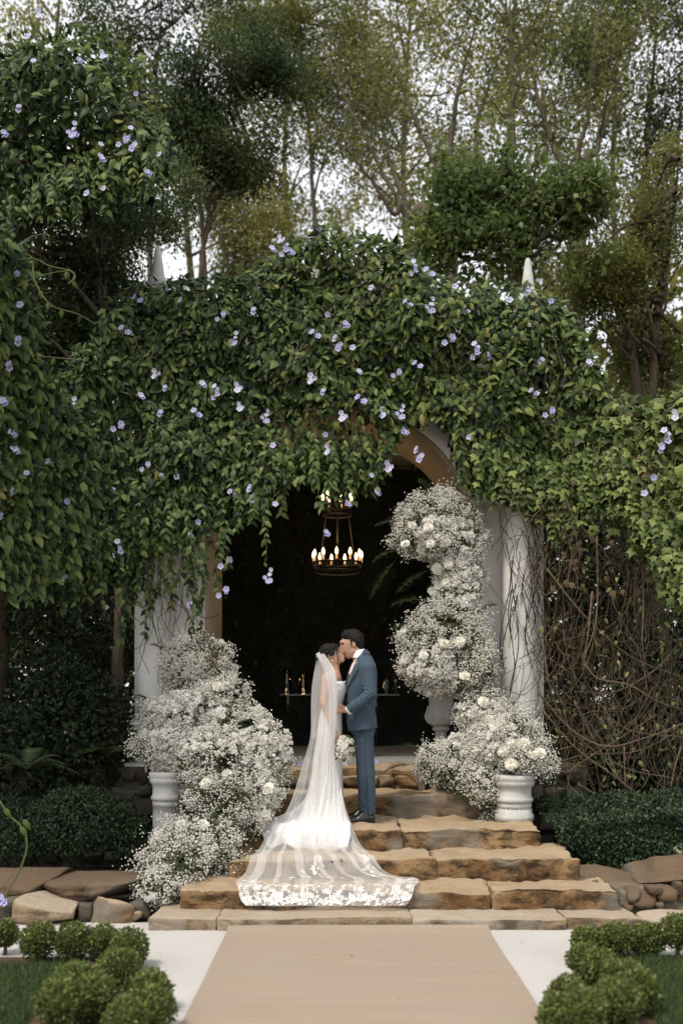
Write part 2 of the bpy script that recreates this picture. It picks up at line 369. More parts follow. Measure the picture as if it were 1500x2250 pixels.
Zc = .008 + .0035 * (1 + vnoise(np.stack([X * .5, Y * 4, X * 0], -1), 1.2, 5)); Zc[-4:, :] += np.array([.0, .006, .018, .03])[:, None]
V = np.stack([(X + edge).ravel(), Y.ravel(), Zc.ravel()], 1)
carpet = obj('carpet_runner', V, [(j * nx + i, j * nx + i + 1, (j + 1) * nx + i + 1, (j + 1) * nx + i) for j in range(ny - 1) for i in range(nx - 1)], M['carpet'],
             label='plain beige carpet runner leading over the pale paving to the stone steps', cat='carpet')
# planting beds and lawns beside the path
def patch(name, poly, z, mat, **kw):
    return obj(name, [(x, y, z) for x, y in poly], [tuple(range(len(poly)))], mat, smooth=False, **kw)
patch('bed', [(-8, -2), (-1.02, -2), (-1.02, 5.2), (-1.2, 5.9), (-1.3, 6.25), (-1.6, 6.47), (-8, 6.47)], .004, M['soil'], kind='structure')
patch('bed', [(8, -2), (8, 6.52), (1.7, 6.52), (1.46, 6.3), (1.4, 5.9), (1.24, 5.4), (1.22, -2)], .004, M['soil'], kind='structure')
def lawn(name, x0, x1, y0, y1, n, label):
    pos = np.stack([rng.uniform(x0, x1, n), rng.uniform(y0, y1, n), np.full(n, .006)], 1)
    ax = np.array([0, 0, 1.0]) + rnd(n, .45); ax[:, 2] = abs(ax[:, 2])
    scatter(name, pos, ax, rnd(n), rng.uniform(.03, .065, n), (np.array([(-.07, 0, 0), (.07, 0, 0), (.02, 1, .3)]), [(0, 1, 2)]), M['grass'], None, label=label, cat='grass')
lawn('grass', -3.4, -1.62, 4.6, 6.25, 42000, 'short green lawn grass behind the clipped balls beside the brown soil strip')
lawn('grass', 1.62, 3.6, 4.6, 6.4, 42000, 'short dark green lawn grass beside the clipped balls and white path corner')
# ------------------------------------------------------------------ stone steps, rocks, retaining wall
def cubegrid(gx, gy, gz):
    idx = {}; V = []; Fc = []
    def vid(i, j, k):
        key = (i, j, k)
        if key not in idx: idx[key] = len(V); V.append((gx[i], gy[j], gz[k]))
        return idx[key]
    a, b, c = len(gx) - 1, len(gy) - 1, len(gz) - 1
    for i in range(a):
        for j in range(b):
            Fc.append((vid(i, j, 0), vid(i, j + 1, 0), vid(i + 1, j + 1, 0), vid(i + 1, j, 0)))
            Fc.append((vid(i, j, c), vid(i + 1, j, c), vid(i + 1, j + 1, c), vid(i, j + 1, c)))
    for i in range(a):
        for k in range(c):
            Fc.append((vid(i, 0, k), vid(i + 1, 0, k), vid(i + 1, 0, k + 1), vid(i, 0, k + 1)))
            Fc.append((vid(i, b, k), vid(i, b, k + 1), vid(i + 1, b, k + 1), vid(i + 1, b, k)))
    for j in range(b):
        for k in range(c):
            Fc.append((vid(0, j, k), vid(0, j, k + 1), vid(0, j + 1, k + 1), vid(0, j + 1, k)))
            Fc.append((vid(a, j, k), vid(a, j + 1, k), vid(a, j + 1, k + 1), vid(a, j, k + 1)))
    return np.array(V, float), Fc
def slab_geo(x0, x1, y0, y1, z0, z1, seed=0, rough=.012, r=.03, step=.05, skew=0.0):
    h = np.array([x1 - x0, y1 - y0, z1 - z0]) / 2; c = np.array([x0 + x1, y0 + y1, z0 + z1]) / 2
    r = min(r, h.min() * .8); g = []
    for a in range(3):
        n = max(2, int(2 * h[a] / step)); inner = np.linspace(-(h[a] - r), h[a] - r, n)
        g.append(np.concatenate([[-h[a], -h[a] + r * .35], inner, [h[a] - r * .35, h[a]]]))
    V, Fc = cubegrid(*g)
    q = np.clip(V, -(h - r), h - r); d = V - q; L = np.linalg.norm(d, axis=1, keepdims=True)
    V = np.where(L > 1e-9, q + d / np.maximum(L, 1e-9) * r, V)
    nrm = unit(np.where(L > 1e-9, d, V))
    w = V + c
    disp = fbm(w, 3.0, seed, 3) * rough * 1.6 + fbm(w * np.array([1, 1, 2.5]), 11.0, seed + 50, 2) * rough * .8
    V = w + nrm * disp[:, None]
    V += nrm * ((.5 - np.abs(vnoise(w * np.array([1, 1, 1.6]), 16, seed + 31))) * rough * .45)[:, None]
    V[:, 1] += vnoise(w, 1.3, seed + 9) * rough * 2.0 * (nrm[:, 1] < -.3)
    V[:, 2] += skew * (w[:, 0] - c[0])
    return V, Fc
def rock_geo(c, h, seed=0, rough=.16, n=7, power=3.2, cuts=5):
    g = np.linspace(-1, 1, n + 1); V, Fc = cubegrid(g, g, g)
    d = unit(V); k = (np.abs(d) ** power).sum(1) ** (-1 / power)
    r = np.random.default_rng(seed); V = d * k[:, None]
    for _ in range(cuts):                       # planar breaks
        nn = unit(r.normal(size=3)); t = r.uniform(.55, .85); s = V @ nn - t; V = V - np.maximum(s, 0)[:, None] * nn
    V = V * (1 + fbm(V + seed, 1.6, seed, 3) * rough)[:, None]
    return V * np.asarray(h) + np.asarray(c), Fc
stair = empty('stone_steps', (.2, 7.25, 0), 'flight of rough brown sandstone steps climbing to the flowered arch', 'steps')
STEP = [(7.25, .078), (7.59, .215), (8.07, .37), (8.72, .5375), (9.68, .746), (10.45, .957)]   # front, top
BACK = [7.8, 8.35, 9.0, 10.0, 10.7, 11.5]
def xs_at(px, i): return (px - CX) * STEP[i][0] / F
ROWS = [
    [328, 478, 905, 1245, 1412],
    [395, 640, 1082, 1365],
    [500, 955, 1274],
    [540, 882, 1192],
    [585, 1058],
    [600, 935]]
slabs = []
for i, row in enumerate(ROWS):
    zb = -.02 if i == 0 else STEP[i - 1][1] - .05
    for j in range(len(row) - 1):
        a, b = xs_at(row[j], i), xs_at(row[j + 1], i)
        if i >= 2 and j == len(row) - 2: b -= .0
        jit = rng.uniform(-.02, .025, 3); narrow = (row[j + 1] - row[j]) < 110 and i > 0
        y0 = STEP[i][0] + (jit[0] * .5 if not narrow else .012); z1 = STEP[i][1] + jit[1] * .35 - (.012 if narrow else 0)
        V, Fc = slab_geo(a + .0015, b - .0015, y0, BACK[i], zb, z1, seed=i * 10 + j, rough=.013 if i == 0 else .03, r=.016 if i == 0 else .024, step=.034, skew=jit[2] * .15)
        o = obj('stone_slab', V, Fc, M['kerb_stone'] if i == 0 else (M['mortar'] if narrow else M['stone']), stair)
# rough infill course under the top tread
for k in range(7):
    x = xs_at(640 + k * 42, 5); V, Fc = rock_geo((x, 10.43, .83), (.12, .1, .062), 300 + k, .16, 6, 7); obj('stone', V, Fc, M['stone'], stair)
# boulders and flat rocks either side
def rock(px, py, Y, hx, hy, hz, seed, label, mat='rock', name='boulder', n=9, power=4.0, z=None, rough=.12):
    p = P(px, py, Y)
    if z is not None: p[2] = z
    V, Fc = rock_geo((0, 0, 0), (hx, hy, hz), seed, rough, n, power, 6)
    o = obj(name, V, Fc, M[mat], label=label, cat='rock'); o.location = tuple(p); return o
rock(40, 1905, 8.05, .47, .42, .115, 11, 'large flat-topped brown boulder in front of the dark left shrubs', n=14, power=6, z=.23)
rock(255, 1925, 8.15, .48, .5, .085, 12, 'broad low brown sandstone rock under the tip of the flower cascade', n=14, power=6, z=.19)
rock(168, 1925, 8.0, .35, .3, .05, 13, 'thin flat brown slab between the two big left rocks', n=10, power=5, z=.145)
rock(115, 1975, 7.62, .27, .22, .125, 14, 'pale rounded stone with lighter top at the paving edge', 'kerb_stone', n=10, power=3.4, z=.075)
rock(248, 1985, 7.62, .2, .16, .105, 15, 'tan block stone with dark streaks beside the first step', 'stone', n=10, power=4.5, z=.06)
rock(35, 1985, 7.66, .16, .18, .12, 16, 'grey brown stone at the paving edge beside the pale rounded stone', 'dark_rock', n=9, z=.06)
rock(312, 1975, 7.68, .1, .12, .08, 17, 'small dark angular stone wedged beside the kerb step', 'dark_rock', n=7, z=.05)
rock(330, 1962, 7.8, .12, .1, .07, 18, 'dark flat stone under the hanging white blossom', 'dark_rock', n=7, z=.1)
rock(186, 1990, 7.62, .06, .08, .09, 19, 'slim black stone between pale stone and tan block', 'dark_rock', n=6, z=.05)
rock(295, 1997, 7.55, .07, .05, .045, 20, 'small brown chip of stone on the paving by the kerb', 'stone', n=6, z=.03)
rock(1480, 1915, 8.2, .36, .4, .15, 21, 'slanting brown sandstone boulder at the end of the low hedge', n=14, power=5, z=.24)
rock(1330, 1922, 8.3, .42, .32, .06, 22, 'thin flat brown rock running from the steps towards the slanting boulder', n=12, power=6, z=.2)
rock(1497, 1884, 8.8, .1, .12, .06, 23, 'small pale stone on the rock behind the slanting boulder', 'kerb_stone', n=7, z=.33)
WR = [(1385, 1965, .065, .07), (1408, 1975, .10, .085), (1432, 1958, .07, .05), (1462, 1962, .085, .07), (1495, 1958, .07, .075), (1440, 1988, .05, .05), (1378, 1990, .05, .05)]
rw = empty('rubble_wall', P(1430, 1990, 7.75), 'low wall of rounded rubble stones in mortar at the right end of the steps', 'stone wall')
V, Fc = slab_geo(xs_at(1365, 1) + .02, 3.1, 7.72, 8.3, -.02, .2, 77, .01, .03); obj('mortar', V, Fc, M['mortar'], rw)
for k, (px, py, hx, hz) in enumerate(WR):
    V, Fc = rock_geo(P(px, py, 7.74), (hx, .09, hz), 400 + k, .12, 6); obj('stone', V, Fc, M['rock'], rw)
rock(1470, 2003, 7.5, .24, .14, .07, 24, 'low pale grey slab of broken concrete at the corner of the paving', 'kerb_stone', n=10, power=3, z=.02)
# retaining wall beneath the columns
rt = empty('stone_retaining_wall', (-2.2, 10.1, 0), 'dark grey rubble stone retaining wall under the left column', 'stone wall')
V, Fc = box(-3.4, -1.0, 10.12, 11.4, -.02, 1.0); obj('mortar', V, Fc, M['dark_rock'], rt, smooth=False)
k = 0
for row in range(6):
    x = -3.35 + rng.uniform(0, .12)
    while x < -1.05:
        w = rng.uniform(.14, .3); zc = .08 + row * .165
        V, Fc = rock_geo((x + w / 2, 10.12, zc + rng.uniform(-.02, .02)), (w / 2 * .93, .075, .075 * rng.uniform(.85, 1.05)), 500 + k, .14, 6, 4); obj('stone', V, Fc, M['dark_rock'], rt)
        x += w; k += 1
rt2 = empty('stone_retaining_wall', (2.2, 10.1, 0), 'dark rubble stone wall behind the right fluted pedestal', 'stone wall')
V, Fc = box(1.0, 2.5, 10.16, 11.4, -.02, 1.0); obj('mortar', V, Fc, M['dark_rock'], rt2, smooth=False)
k = 0
for row in range(6):
    x = 1.75 + rng.uniform(0, .1)
    while x < 2.4:
        w = rng.uniform(.14, .3); zc = .08 + row * .165
        V, Fc = rock_geo((x + w / 2, 10.16, zc), (w / 2 * .93, .075, .075), 700 + k, .14, 6, 4); obj('stone', V, Fc, M['dark_rock'], rt2); x += w; k += 1

# ------------------------------------------------------------------ pavilion with arch
pav = empty('garden_arch', (0, 10.6, 1.0), 'white plaster garden arch with round columns and pale cone finials under the vine', 'arch')
YF, YB = 10.6, 11.85
V, Fc = box(-2.2, 2.2, 11.42, 14.6, .3, 1.03); obj('floor_slab', V, Fc, M['urn'], pav, smooth=False)
V, Fc = box(-1.0, 1.0, 11.30, 11.415, .9, 1.012); obj('threshold', V, Fc, M['urn'], pav, smooth=False)
R, SZ, TH = 1.455, 3.38, 0.0
def top_z(x):
    c = 5.68 + .62 * max(0, math.cos(min(abs(x) / 1.75, 1) * math.pi / 2)) ** .8; return c
def arch_wall(y0, y1):
    xs = np.unique(np.concatenate([np.linspace(-2.2, -R, 6), R * np.sin(np.linspace(-math.pi / 2, math.pi / 2, 41)), np.linspace(R, 2.15, 6)]))
    V = []; Fc = []
    def zb(x): return SZ + math.sqrt(max(0, R * R - x * x)) if abs(x) < R else SZ
    for x in xs:
        for y in (y0, y1):
            V.append((x, y, zb(x))); V.append((x, y, top_z(x)))
    n = len(xs)
    for i in range(n - 1):
        a = i * 4; b = a + 4
        Fc += [(a, b, b + 1, a + 1), (a + 2, a + 3, b + 3, b + 2), (a + 1, b + 1, b + 3, a + 3)]
    for i in (0, n - 1): a = i * 4; Fc.append((a, a + 1, a + 3, a + 2))
    return np.array(V), Fc
V, Fc = arch_wall(YF, YB - .02); obj('arch_wall', V, Fc, M['plaster'], pav, smooth=False)
# soffit lining of the arch, tan, slightly inside the wall
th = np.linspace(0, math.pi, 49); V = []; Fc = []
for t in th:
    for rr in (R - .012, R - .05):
        for y in (YF + .05, YB):
            V.append((rr * math.cos(t), y, SZ + rr * math.sin(t)))
for i in range(48):
    a = i * 4; b = a + 4; Fc += [(a, b, b + 1, a + 1), (a + 2, a + 3, b + 3, b + 2), (a, a + 2, b + 2, b), (a + 1, b + 1, b + 3, a + 3)]
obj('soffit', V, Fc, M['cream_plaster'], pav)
# moulding around the arch front
V = []; Fc = []
for t in th:
    for rr, y in ((R - .02, YF + .03), (R - .02, YF - .05), (R + .1, YF - .05), (R + .1, YF + .0)):
        V.append((rr * math.cos(t), y, SZ + rr * math.sin(t)))
for i in range(48):
    a = i * 4; b = a + 4
    for k in range(3): Fc.append((a + k, b + k, b + k + 1, a + k + 1))
obj('arch_moulding', V, Fc, M['plaster'], pav)
for s in (-1, 1):
    xo = 2.2 if s < 0 else 2.15
    V, Fc = box(*sorted((s * (R - .0), s * xo)), YF, YB - .02, .98, SZ); obj('pier', V, Fc, M['plaster'], pav, smooth=False)
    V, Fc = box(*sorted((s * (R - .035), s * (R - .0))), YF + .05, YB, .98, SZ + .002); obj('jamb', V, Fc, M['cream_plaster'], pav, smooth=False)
    cx = -1.965 if s < 0 else 1.86; r = .165 if s < 0 else .178
    V, Fc = lathe([(r * 1.32, 1.03), (r * 1.32, 1.09), (r * 1.25, 1.12), (r * 1.02, 1.16), (r, 1.2), (r, 2.2), (r * .985, 3.4), (r * .97, 4.6), (r * 1.2, 4.66), (r * 1.2, 4.8)], 36, (cx, 10.42, 0))
    c_ = obj('column', V, Fc, M['plaster'], pav)
    V, Fc = box(cx - r * 1.5, cx + r * 1.5, 10.42 - r * 1.5, 10.42 + r * 1.3, .955, 1.03); obj('plinth', V, Fc, M['plaster'], c_, smooth=False)
    fx = -1.97 if s < 0 else 2.0; yt = 540 if s < 0 else 567; zt = P(0, yt, 10.7)[2]
    V, Fc = lathe([(.12, zt - .62), (.12, zt - .42), (.10, zt - .40), (.072, zt - .33), (.03, zt - .03), (.018, zt - .008), (0.004, zt)], 20, (fx, 10.7, 0)); f_ = obj('finial', V, Fc, M['urn'], pav)
    V, Fc = box(fx - .16, fx + .16, 10.62, 10.92, top_z(fx) - .05, zt - .6); obj('finial_block', V, Fc, M['plaster'], f_, smooth=False)
# unseen roof and side walls, added to keep the space behind the arch dark
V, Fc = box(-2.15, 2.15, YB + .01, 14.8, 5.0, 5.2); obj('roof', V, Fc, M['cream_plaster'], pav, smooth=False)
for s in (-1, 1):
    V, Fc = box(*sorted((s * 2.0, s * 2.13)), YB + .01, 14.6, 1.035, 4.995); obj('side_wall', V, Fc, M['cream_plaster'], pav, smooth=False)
# ------------------------------------------------------------------ pedestals, urn
def pedestal(cx, cy, z0, z1, r, label, kind):
    h = z1 - z0; p = empty('fluted_pedestal', (cx, cy, z0), label, 'pedestal', 'fluted white pedestals')
    prof = [(r * 1.12, 0), (r * 1.12, .05), (r * 1.02, .075), (r, .1)]
    nb = len(prof); top = h - .26
    for k in range(7): prof.append((r * (1 - .03 * k / 6), .11 + (top - .16) * k / 6))
    fr = (nb, len(prof) - 1)
    prof += [(r * .975, top - .045), (r * .975, top)]
    V, Fc = lathe(prof, 96, (cx, cy, z0), 22, .012, fr); obj('shaft', V, Fc, M['urn'], p)
    cap = [(r * .98, top), (r * 1.06, top + .012), (r * 1.08, top + .03), (r * 1.04, top + .045), (r * .97, top + .055), (r * .96, top + .12), (r * 1.02, top + .15), (r * 1.14, top + .165), (r * 1.16, top + .195), (r * 1.12, top + .205), (r * 1.17, top + .215), (r * 1.18, top + .255), (r * 1.1, top + .26)]
    V, Fc = lathe(cap, 48, (cx, cy, z0)); obj('capital', V, Fc, M['urn'], p)
    return p
pl = P(368, 1700, 8.95); pedestal(pl[0], 8.95, .02, pl[2] + .02, .135, 'slim fluted white pedestal half hidden by the large left flower cascade', 0)
pr = P(1129, 1702, 9.38); pedestal(pr[0], 9.38, .545, pr[2], .163, 'short fluted white pedestal standing on the steps under the right flowers', 0)
# stone urn on the platform
uc = P(968, 1664, 10.35); u = empty('garden_urn', (uc[0], 10.35, .97), 'pale weathered stone urn on a fluted foot holding the tall right flowers', 'urn')
k = 10.35 / F
def zz(py): return ZC - (py - HY) * k
prof = [(.16, zz(1664) - .06), (.16, zz(1660)), (.14, zz(1655)), (.1, zz(1650)), (.075, zz(1640)), (.058, zz(1615)), (.062, zz(1607))]
V, Fc = lathe([(r, z) for r, z in prof], 48, (uc[0], 10.35, 0), 16, .01, (3, 5)); obj('foot', V, Fc, M['urn'], u)
V, Fc = lathe([(.062, zz(1607)), (.088, zz(1604)), (.09, zz(1599)), (.075, zz(1596))], 32, (uc[0], 10.35, 0)); obj('collar', V, Fc, M['urn'], u)
V, Fc = lathe([(.075, zz(1596)), (.11, zz(1592)), (.147, zz(1580)), (.152, zz(1572)), (.135, zz(1564)), (.122, zz(1548)), (.128, zz(1530)), (.165, zz(1512)), (.18, zz(1506)), (.15, zz(1506))], 48, (uc[0], 10.35, 0)); obj('bowl', V, Fc, M['urn'], u)
for a in range(10):
    t = 2 * math.pi * a / 10; d = np.array([math.cos(t), math.sin(t), 0]); e = np.array([-d[1], d[0], 0])
    V = []; Fc = []
    for i, (r, py, w) in enumerate([(.125, 1590, .045), (.152, 1580, .045), (.158, 1572, .04), (.14, 1563, .03), (.128, 1552, .012)]):
        for q in (-1, 0, 1): V.append(np.array([uc[0], 10.35, 0]) + d * (r + (.012 if q == 0 else 0)) + e * w * q + np.array([0, 0, zz(py)]))
    for i in range(4):
        for q in (0, 1): Fc.append((i * 3 + q, i * 3 + q + 1, i * 3 + q + 4, i * 3 + q + 3))
    obj('acanthus_leaf', V, Fc, M['urn'], u)
# ------------------------------------------------------------------ acrylic table with candles, jug and glass
M['acrylic'] = glass_mat('acrylic', (.90, .95, .93)); M['glass'] = glass_mat('clear_glass', (.94, .97, .96)); M['water'] = glass_mat('water', (.9, .95, .95), 1.33)
YT = 11.75; zt = P(0, 1525, YT)[2]
x0, x1 = P(617, 0, YT)[0], P(876, 0, YT)[0]
tb = empty('acrylic_table', ((x0 + x1) / 2, YT, 1.03), 'clear acrylic altar table behind the kissing couple', 'table')
V, Fc = box(x0, x1, YT - .22, YT + .22, zt - .018, zt); obj('tabletop', V, Fc, M['acrylic'], tb, smooth=False)
for px in (632, 826):
    x = P(px, 0, YT - .2)[0]; V, Fc = box(x - .009, x + .009, YT - .2, YT + .2, 1.032, zt - .019); obj('leg_panel', V, Fc, M['acrylic'], tb, smooth=False)
V, Fc = box(P(633, 0, YT)[0] + .03, P(826, 0, YT)[0] - .03, YT + .1, YT + .115, 1.032, zt - .019); pass
M['wax'] = plain('candle_wax', (.72, .5, .32), .5); M['flame'] = emit_mat('candle_flame', (1, .62, .22), 14)
def candle_jar(px, top, wl, w, label):
    c = P(px, 1524, YT); kk = YT / F; r = w * kk / 2; h = (1524 - top) * kk; wz = (1524 - wl) * kk
    j = empty('candle_jar', (c[0], YT, zt), label, 'candle jar', 'floating candle jars')
    V, Fc = lathe([(r, .002), (r, h), (r - .004, h), (r - .004, .008)], 28, (c[0], YT, zt)); obj('glass_cylinder', V, Fc, M['glass'], j)
    V, Fc = lathe([(r - .005, .009), (r - .005, wz)], 28, (c[0], YT, zt)); obj('water', V, Fc, M['water'], j)
    V, Fc = lathe([(.02, wz - .014), (r * .8, wz + .012), (r * .85, wz + .034), (r * .6, wz + .036)], 24, (c[0], YT, zt)); cd = obj('floating_candle', V, Fc, M['wax'], j)
    for dx in (-.018, .016):
        V, Fc = lathe([(.0035, 0), (.009, .012), (.008, .024), (.003, .042), (.0005, .052)], 10, (c[0] + dx, YT + dx * .5, zt + wz + .037)); obj('flame', V, Fc, M['flame'], cd)
    pl_ = bpy.data.lights.new('candle_light', 'POINT'); pl_.energy = .6; pl_.color = (1, .6, .25); pl_.shadow_soft_size = .02
    lo = bpy.data.objects.new('candle_light', pl_); lo.location = (c[0], YT, zt + wz + .085); COL.objects.link(lo); lo.parent = j; lo.matrix_parent_inverse = Matrix.Translation(-Vector(j.location))
candle_jar(630, 1467, 1492, 21, 'taller glass cylinder with a floating candle on the acrylic table')
candle_jar(666, 1480, 1500, 21, 'shorter glass cylinder with a floating candle beside the veil')
c = P(848, 0, YT); kk = YT / F
jg = empty('glass_jug', (c[0], YT, zt), 'clear glass water jug on the acrylic table behind the groom', 'jug')
V, Fc = lathe([(.055, .003), (.062, .02), (.055, .09), (.045, .15), (.05, .19), (.046, .19), (.041, .15), (.051, .09), (.058, .02)], 28, (c[0], YT, zt)); obj('glass_body', V, Fc, M['glass'], jg)
V, Fc = lathe([(.056, .012), (.052, .075)], 24, (c[0], YT, zt)); obj('water', V, Fc, M['water'], jg)
V, Fc = tube(spline([(c[0] + .045, YT, zt + .17), (c[0] + .09, YT, zt + .16), (c[0] + .09, YT, zt + .09), (c[0] + .057, YT, zt + .05)], 6), .006, 8); obj('handle', V, Fc, M['glass'], jg)
V, Fc = lathe([(.03, .003), (.006, .012), (.006, .075), (.034, .11), (.036, .16), (.03, .19), (.028, .19), (.033, .16), (.03, .112)], 24, (c[0] + .105, YT - .05, zt))
o = obj('wine_glass', V, Fc, M['glass'], label='empty stemmed glass beside the water jug on the acrylic table', cat='glass'); origin_to(o, (c[0] + .105, YT - .05, zt))
# ------------------------------------------------------------------ chandelier
M['iron'] = plain('dark_bronze', (.025, .015, .01), .5, .4, metallic=.2); M['bulb'] = emit_mat('candle_bulb', (1, .72, .38), 3.2); M['sleeve'] = emit_mat('bulb_sleeve', (1, .5, .2), .45)
YC = 12.1; kc = YC / F
cxw = P(741, 0, YC)[0]
ch = empty('chandelier', (cxw, YC, 5.0), 'two tier bronze ring chandelier with lit candle bulbs hanging inside the arch', 'chandelier')
V, Fc = tube([(cxw, YC, 5.0), (cxw, YC, P(0, 1262, YC)[2])], .012, 8); obj('rod', V, Fc, M['iron'], ch)
def ring(py, r, nb, off):
    z = P(0, py, YC)[2]
    for q, (dz, rr) in enumerate(((0, r), (-.11, r * .96))):
        a = np.linspace(0, 2 * np.pi, 41); pts = np.stack([cxw + rr * np.cos(a), YC + rr * np.sin(a), np.full(41, z + dz)], 1)
        V, Fc = tube(pts, .011, 6, False); obj('ring', V, Fc, M['iron'], ch)
    for k in range(8):
        a = 2 * math.pi * k / 8; V, Fc = tube([(cxw, YC, z - .05), (cxw + r * math.cos(a), YC + r * math.sin(a), z)], .006, 5); obj('spoke', V, Fc, M['iron'], ch)
    for k in range(28):
        a = 2 * math.pi * k / 28; V, Fc = tube([(cxw + r * math.cos(a), YC + r * math.sin(a), z), (cxw + r * .96 * math.cos(a), YC + r * .96 * math.sin(a), z - .11)], .004, 4); obj('bar', V, Fc, M['iron'], ch)
    for k in range(nb):
        a = 2 * math.pi * (k + off) / nb; x, y = cxw + r * math.cos(a), YC + r * math.sin(a)
        V, Fc = lathe([(.014, .0), (.03, .006), (.03, .012), (.013, .014)], 10, (x, y, z)); obj('drip_pan', V, Fc, M['iron'], ch)
        V, Fc = lathe([(.012, .013), (.012, .072)], 10, (x, y, z)); s_ = obj('candle_sleeve', V, Fc, M['sleeve'], ch)
        V, Fc = lathe([(.01, .073), (.019, .095), (.017, .12), (.009, .145), (.001, .16)], 10, (x, y, z)); obj('bulb', V, Fc, M['bulb'], s_)
ring(1238, .295, 11, .2); ring(1112, .18, 7, .45)
for s in range(4):
    a = math.pi / 4 + s * math.pi / 2; V, Fc = tube([(cxw, YC, P(0, 1050, YC)[2]), (cxw + .18 * math.cos(a), YC + .18 * math.sin(a), P(0, 1112, YC)[2]), (cxw + .295 * math.cos(a), YC + .295 * math.sin(a), P(0, 1238, YC)[2])], .005, 4); obj('chain', V, Fc, M['iron'], ch)
cl = bpy.data.lights.new('chandelier_light', 'POINT'); cl.energy = 5; cl.color = (1, .75, .45); cl.shadow_soft_size = .25
lo = bpy.data.objects.new('chandelier_light', cl); lo.location = (cxw, YC, P(0, 1195, YC)[2]); COL.objects.link(lo); lo.parent = ch; lo.matrix_parent_inverse = Matrix.Translation(-Vector(ch.location))
# ------------------------------------------------------------------ flower shapes
def petal_flower(n=5, r=1.0, cup=.25, w=.5, rows=1):
    V = [(0, 0, 0)]; Fc = []
    for k in range(n):
        a = 2 * math.pi * k / n; d = np.array([math.cos(a), math.sin(a)]); e = np.array([-d[1], d[0]])
        p1 = d * .55 * r + e * w * r * .75; p2 = d * .55 * r - e * w * r * .75; p3 = d * r + e * w * r * .5; p4 = d * r - e * w * r * .5
        b = len(V); V += [(*p1, cup * .5 * r), (*p3, cup * r * .7), (*p4, cup * r * .7), (*p2, cup * .5 * r)]
        Fc.append((0, b + 3, b + 2, b + 1, b))
    return np.array(V, float), Fc
def ruffled(seed, r=1.0, layers=5, n=9):
    """a dense many-petalled head (rose, carnation)"""
    g = np.random.default_rng(seed); V = []; Fc = []
    for L in range(layers):
        t = L / (layers - 1); rad = r * (1 - .72 * t); z = r * (.05 + .62 * t); m = max(5, int(n * (1 - .3 * t)))
        for k in range(m):
            a = 2 * math.pi * (k + g.uniform(-.3, .3)) / m + L * .7; d = np.array([math.cos(a), math.sin(a), 0]); e = np.array([-d[1], d[0], 0])
            w = rad * 1.0 * math.pi / m * g.uniform(.9, 1.4); b = len(V); up = np.array([0, 0, 1.0])
            c0 = d * rad * .25 + up * (z - .2 * r)
            V += [c0, d * rad * .75 - e * w + up * z, d * rad * g.uniform(.95, 1.1) + up * (z + r * g.uniform(-.05, .16)), d * rad * .75 + e * w + up * z]
            Fc.append((b, b + 1, b + 2, b + 3))
    return np.array(V), Fc
def ball_cluster(seed, n=14, r=1.0, sz=.34):
    """a bunch of small round blossoms"""
    g = np.random.default_rng(seed); O = np.array([(1, 0, 0), (-1, 0, 0), (0, 1, 0), (0, -1, 0), (0, 0, 1), (0, 0, -1)], float)
    T = [(0, 2, 4), (2, 1, 4), (1, 3, 4), (3, 0, 4), (2, 0, 5), (1, 2, 5), (3, 1, 5), (0, 3, 5)]
    V = []; Fc = []
    for k in range(n):
        d = unit(g.normal(size=3)); d[2] = abs(d[2]) * .8; c = d * r * g.uniform(.45, 1.0); s = sz * r * g.uniform(.7, 1.2); b = len(V)
        # a small ruffled blossom: two crossed rosettes
        q = Matrix.Rotation(g.uniform(0, 6), 3, Vector(unit(g.normal(size=3))))
        for v in PF6[0]: V.append(c + np.array(q @ Vector(v)) * s)
        for f in PF6[1]: Fc.append(tuple(i + b for i in f))
        b = len(V); q2 = Matrix.Rotation(1.4, 3, Vector(unit(g.normal(size=3)))) @ q
        for v in PF6[0]: V.append(c + np.array(q2 @ Vector(v)) * s * .8)
        for f in PF6[1]: Fc.append(tuple(i + b for i in f))
    return np.array(V), Fc
PF6 = petal_flower(6, 1, .5, .55); PF5 = petal_flower(5, 1, .25, .6)
OCT = (np.array([(1, 0, 0), (-1, 0, 0), (0, 1, 0), (0, -1, 0), (0, 0, 1), (0, 0, -1)], float), [(0, 2, 4), (2, 1, 4), (1, 3, 4), (3, 0, 4), (2, 0, 5), (1, 2, 5), (3, 1, 5), (0, 3, 5)])
TET = (np.array([(1, 0, -.4), (-.5, .87, -.4), (-.5, -.87, -.4), (0, 0, .9)], float), [(0, 1, 3), (1, 2, 3), (2, 0, 3), (0, 2, 1)])
# ------------------------------------------------------------------ vines
def poly_fn(pts):
    a = np.array(pts, float); return lambda x: np.interp(x, a[:, 0], a[:, 1])
# leaf part meshes shared by the single leaves
def leaf_meshes(tpl, mat, name, n=14):
    out = []
    for k in range(n):
        V = tpl[0].copy(); V[:, 2] += rng.normal(size=len(V)) * .02; V[:, 0] *= rng.uniform(.85, 1.15)
        out.append(mesh_data(name, V, tpl[1], [mat], True, np.full(len(V), (k + .5) / n * .93)))
    return out
VINE_LEAVES = leaf_meshes(LEAF, M['vine'], 'leaf'); IVY_LEAVES = leaf_meshes(IVY, M['ivy'], 'leaf')
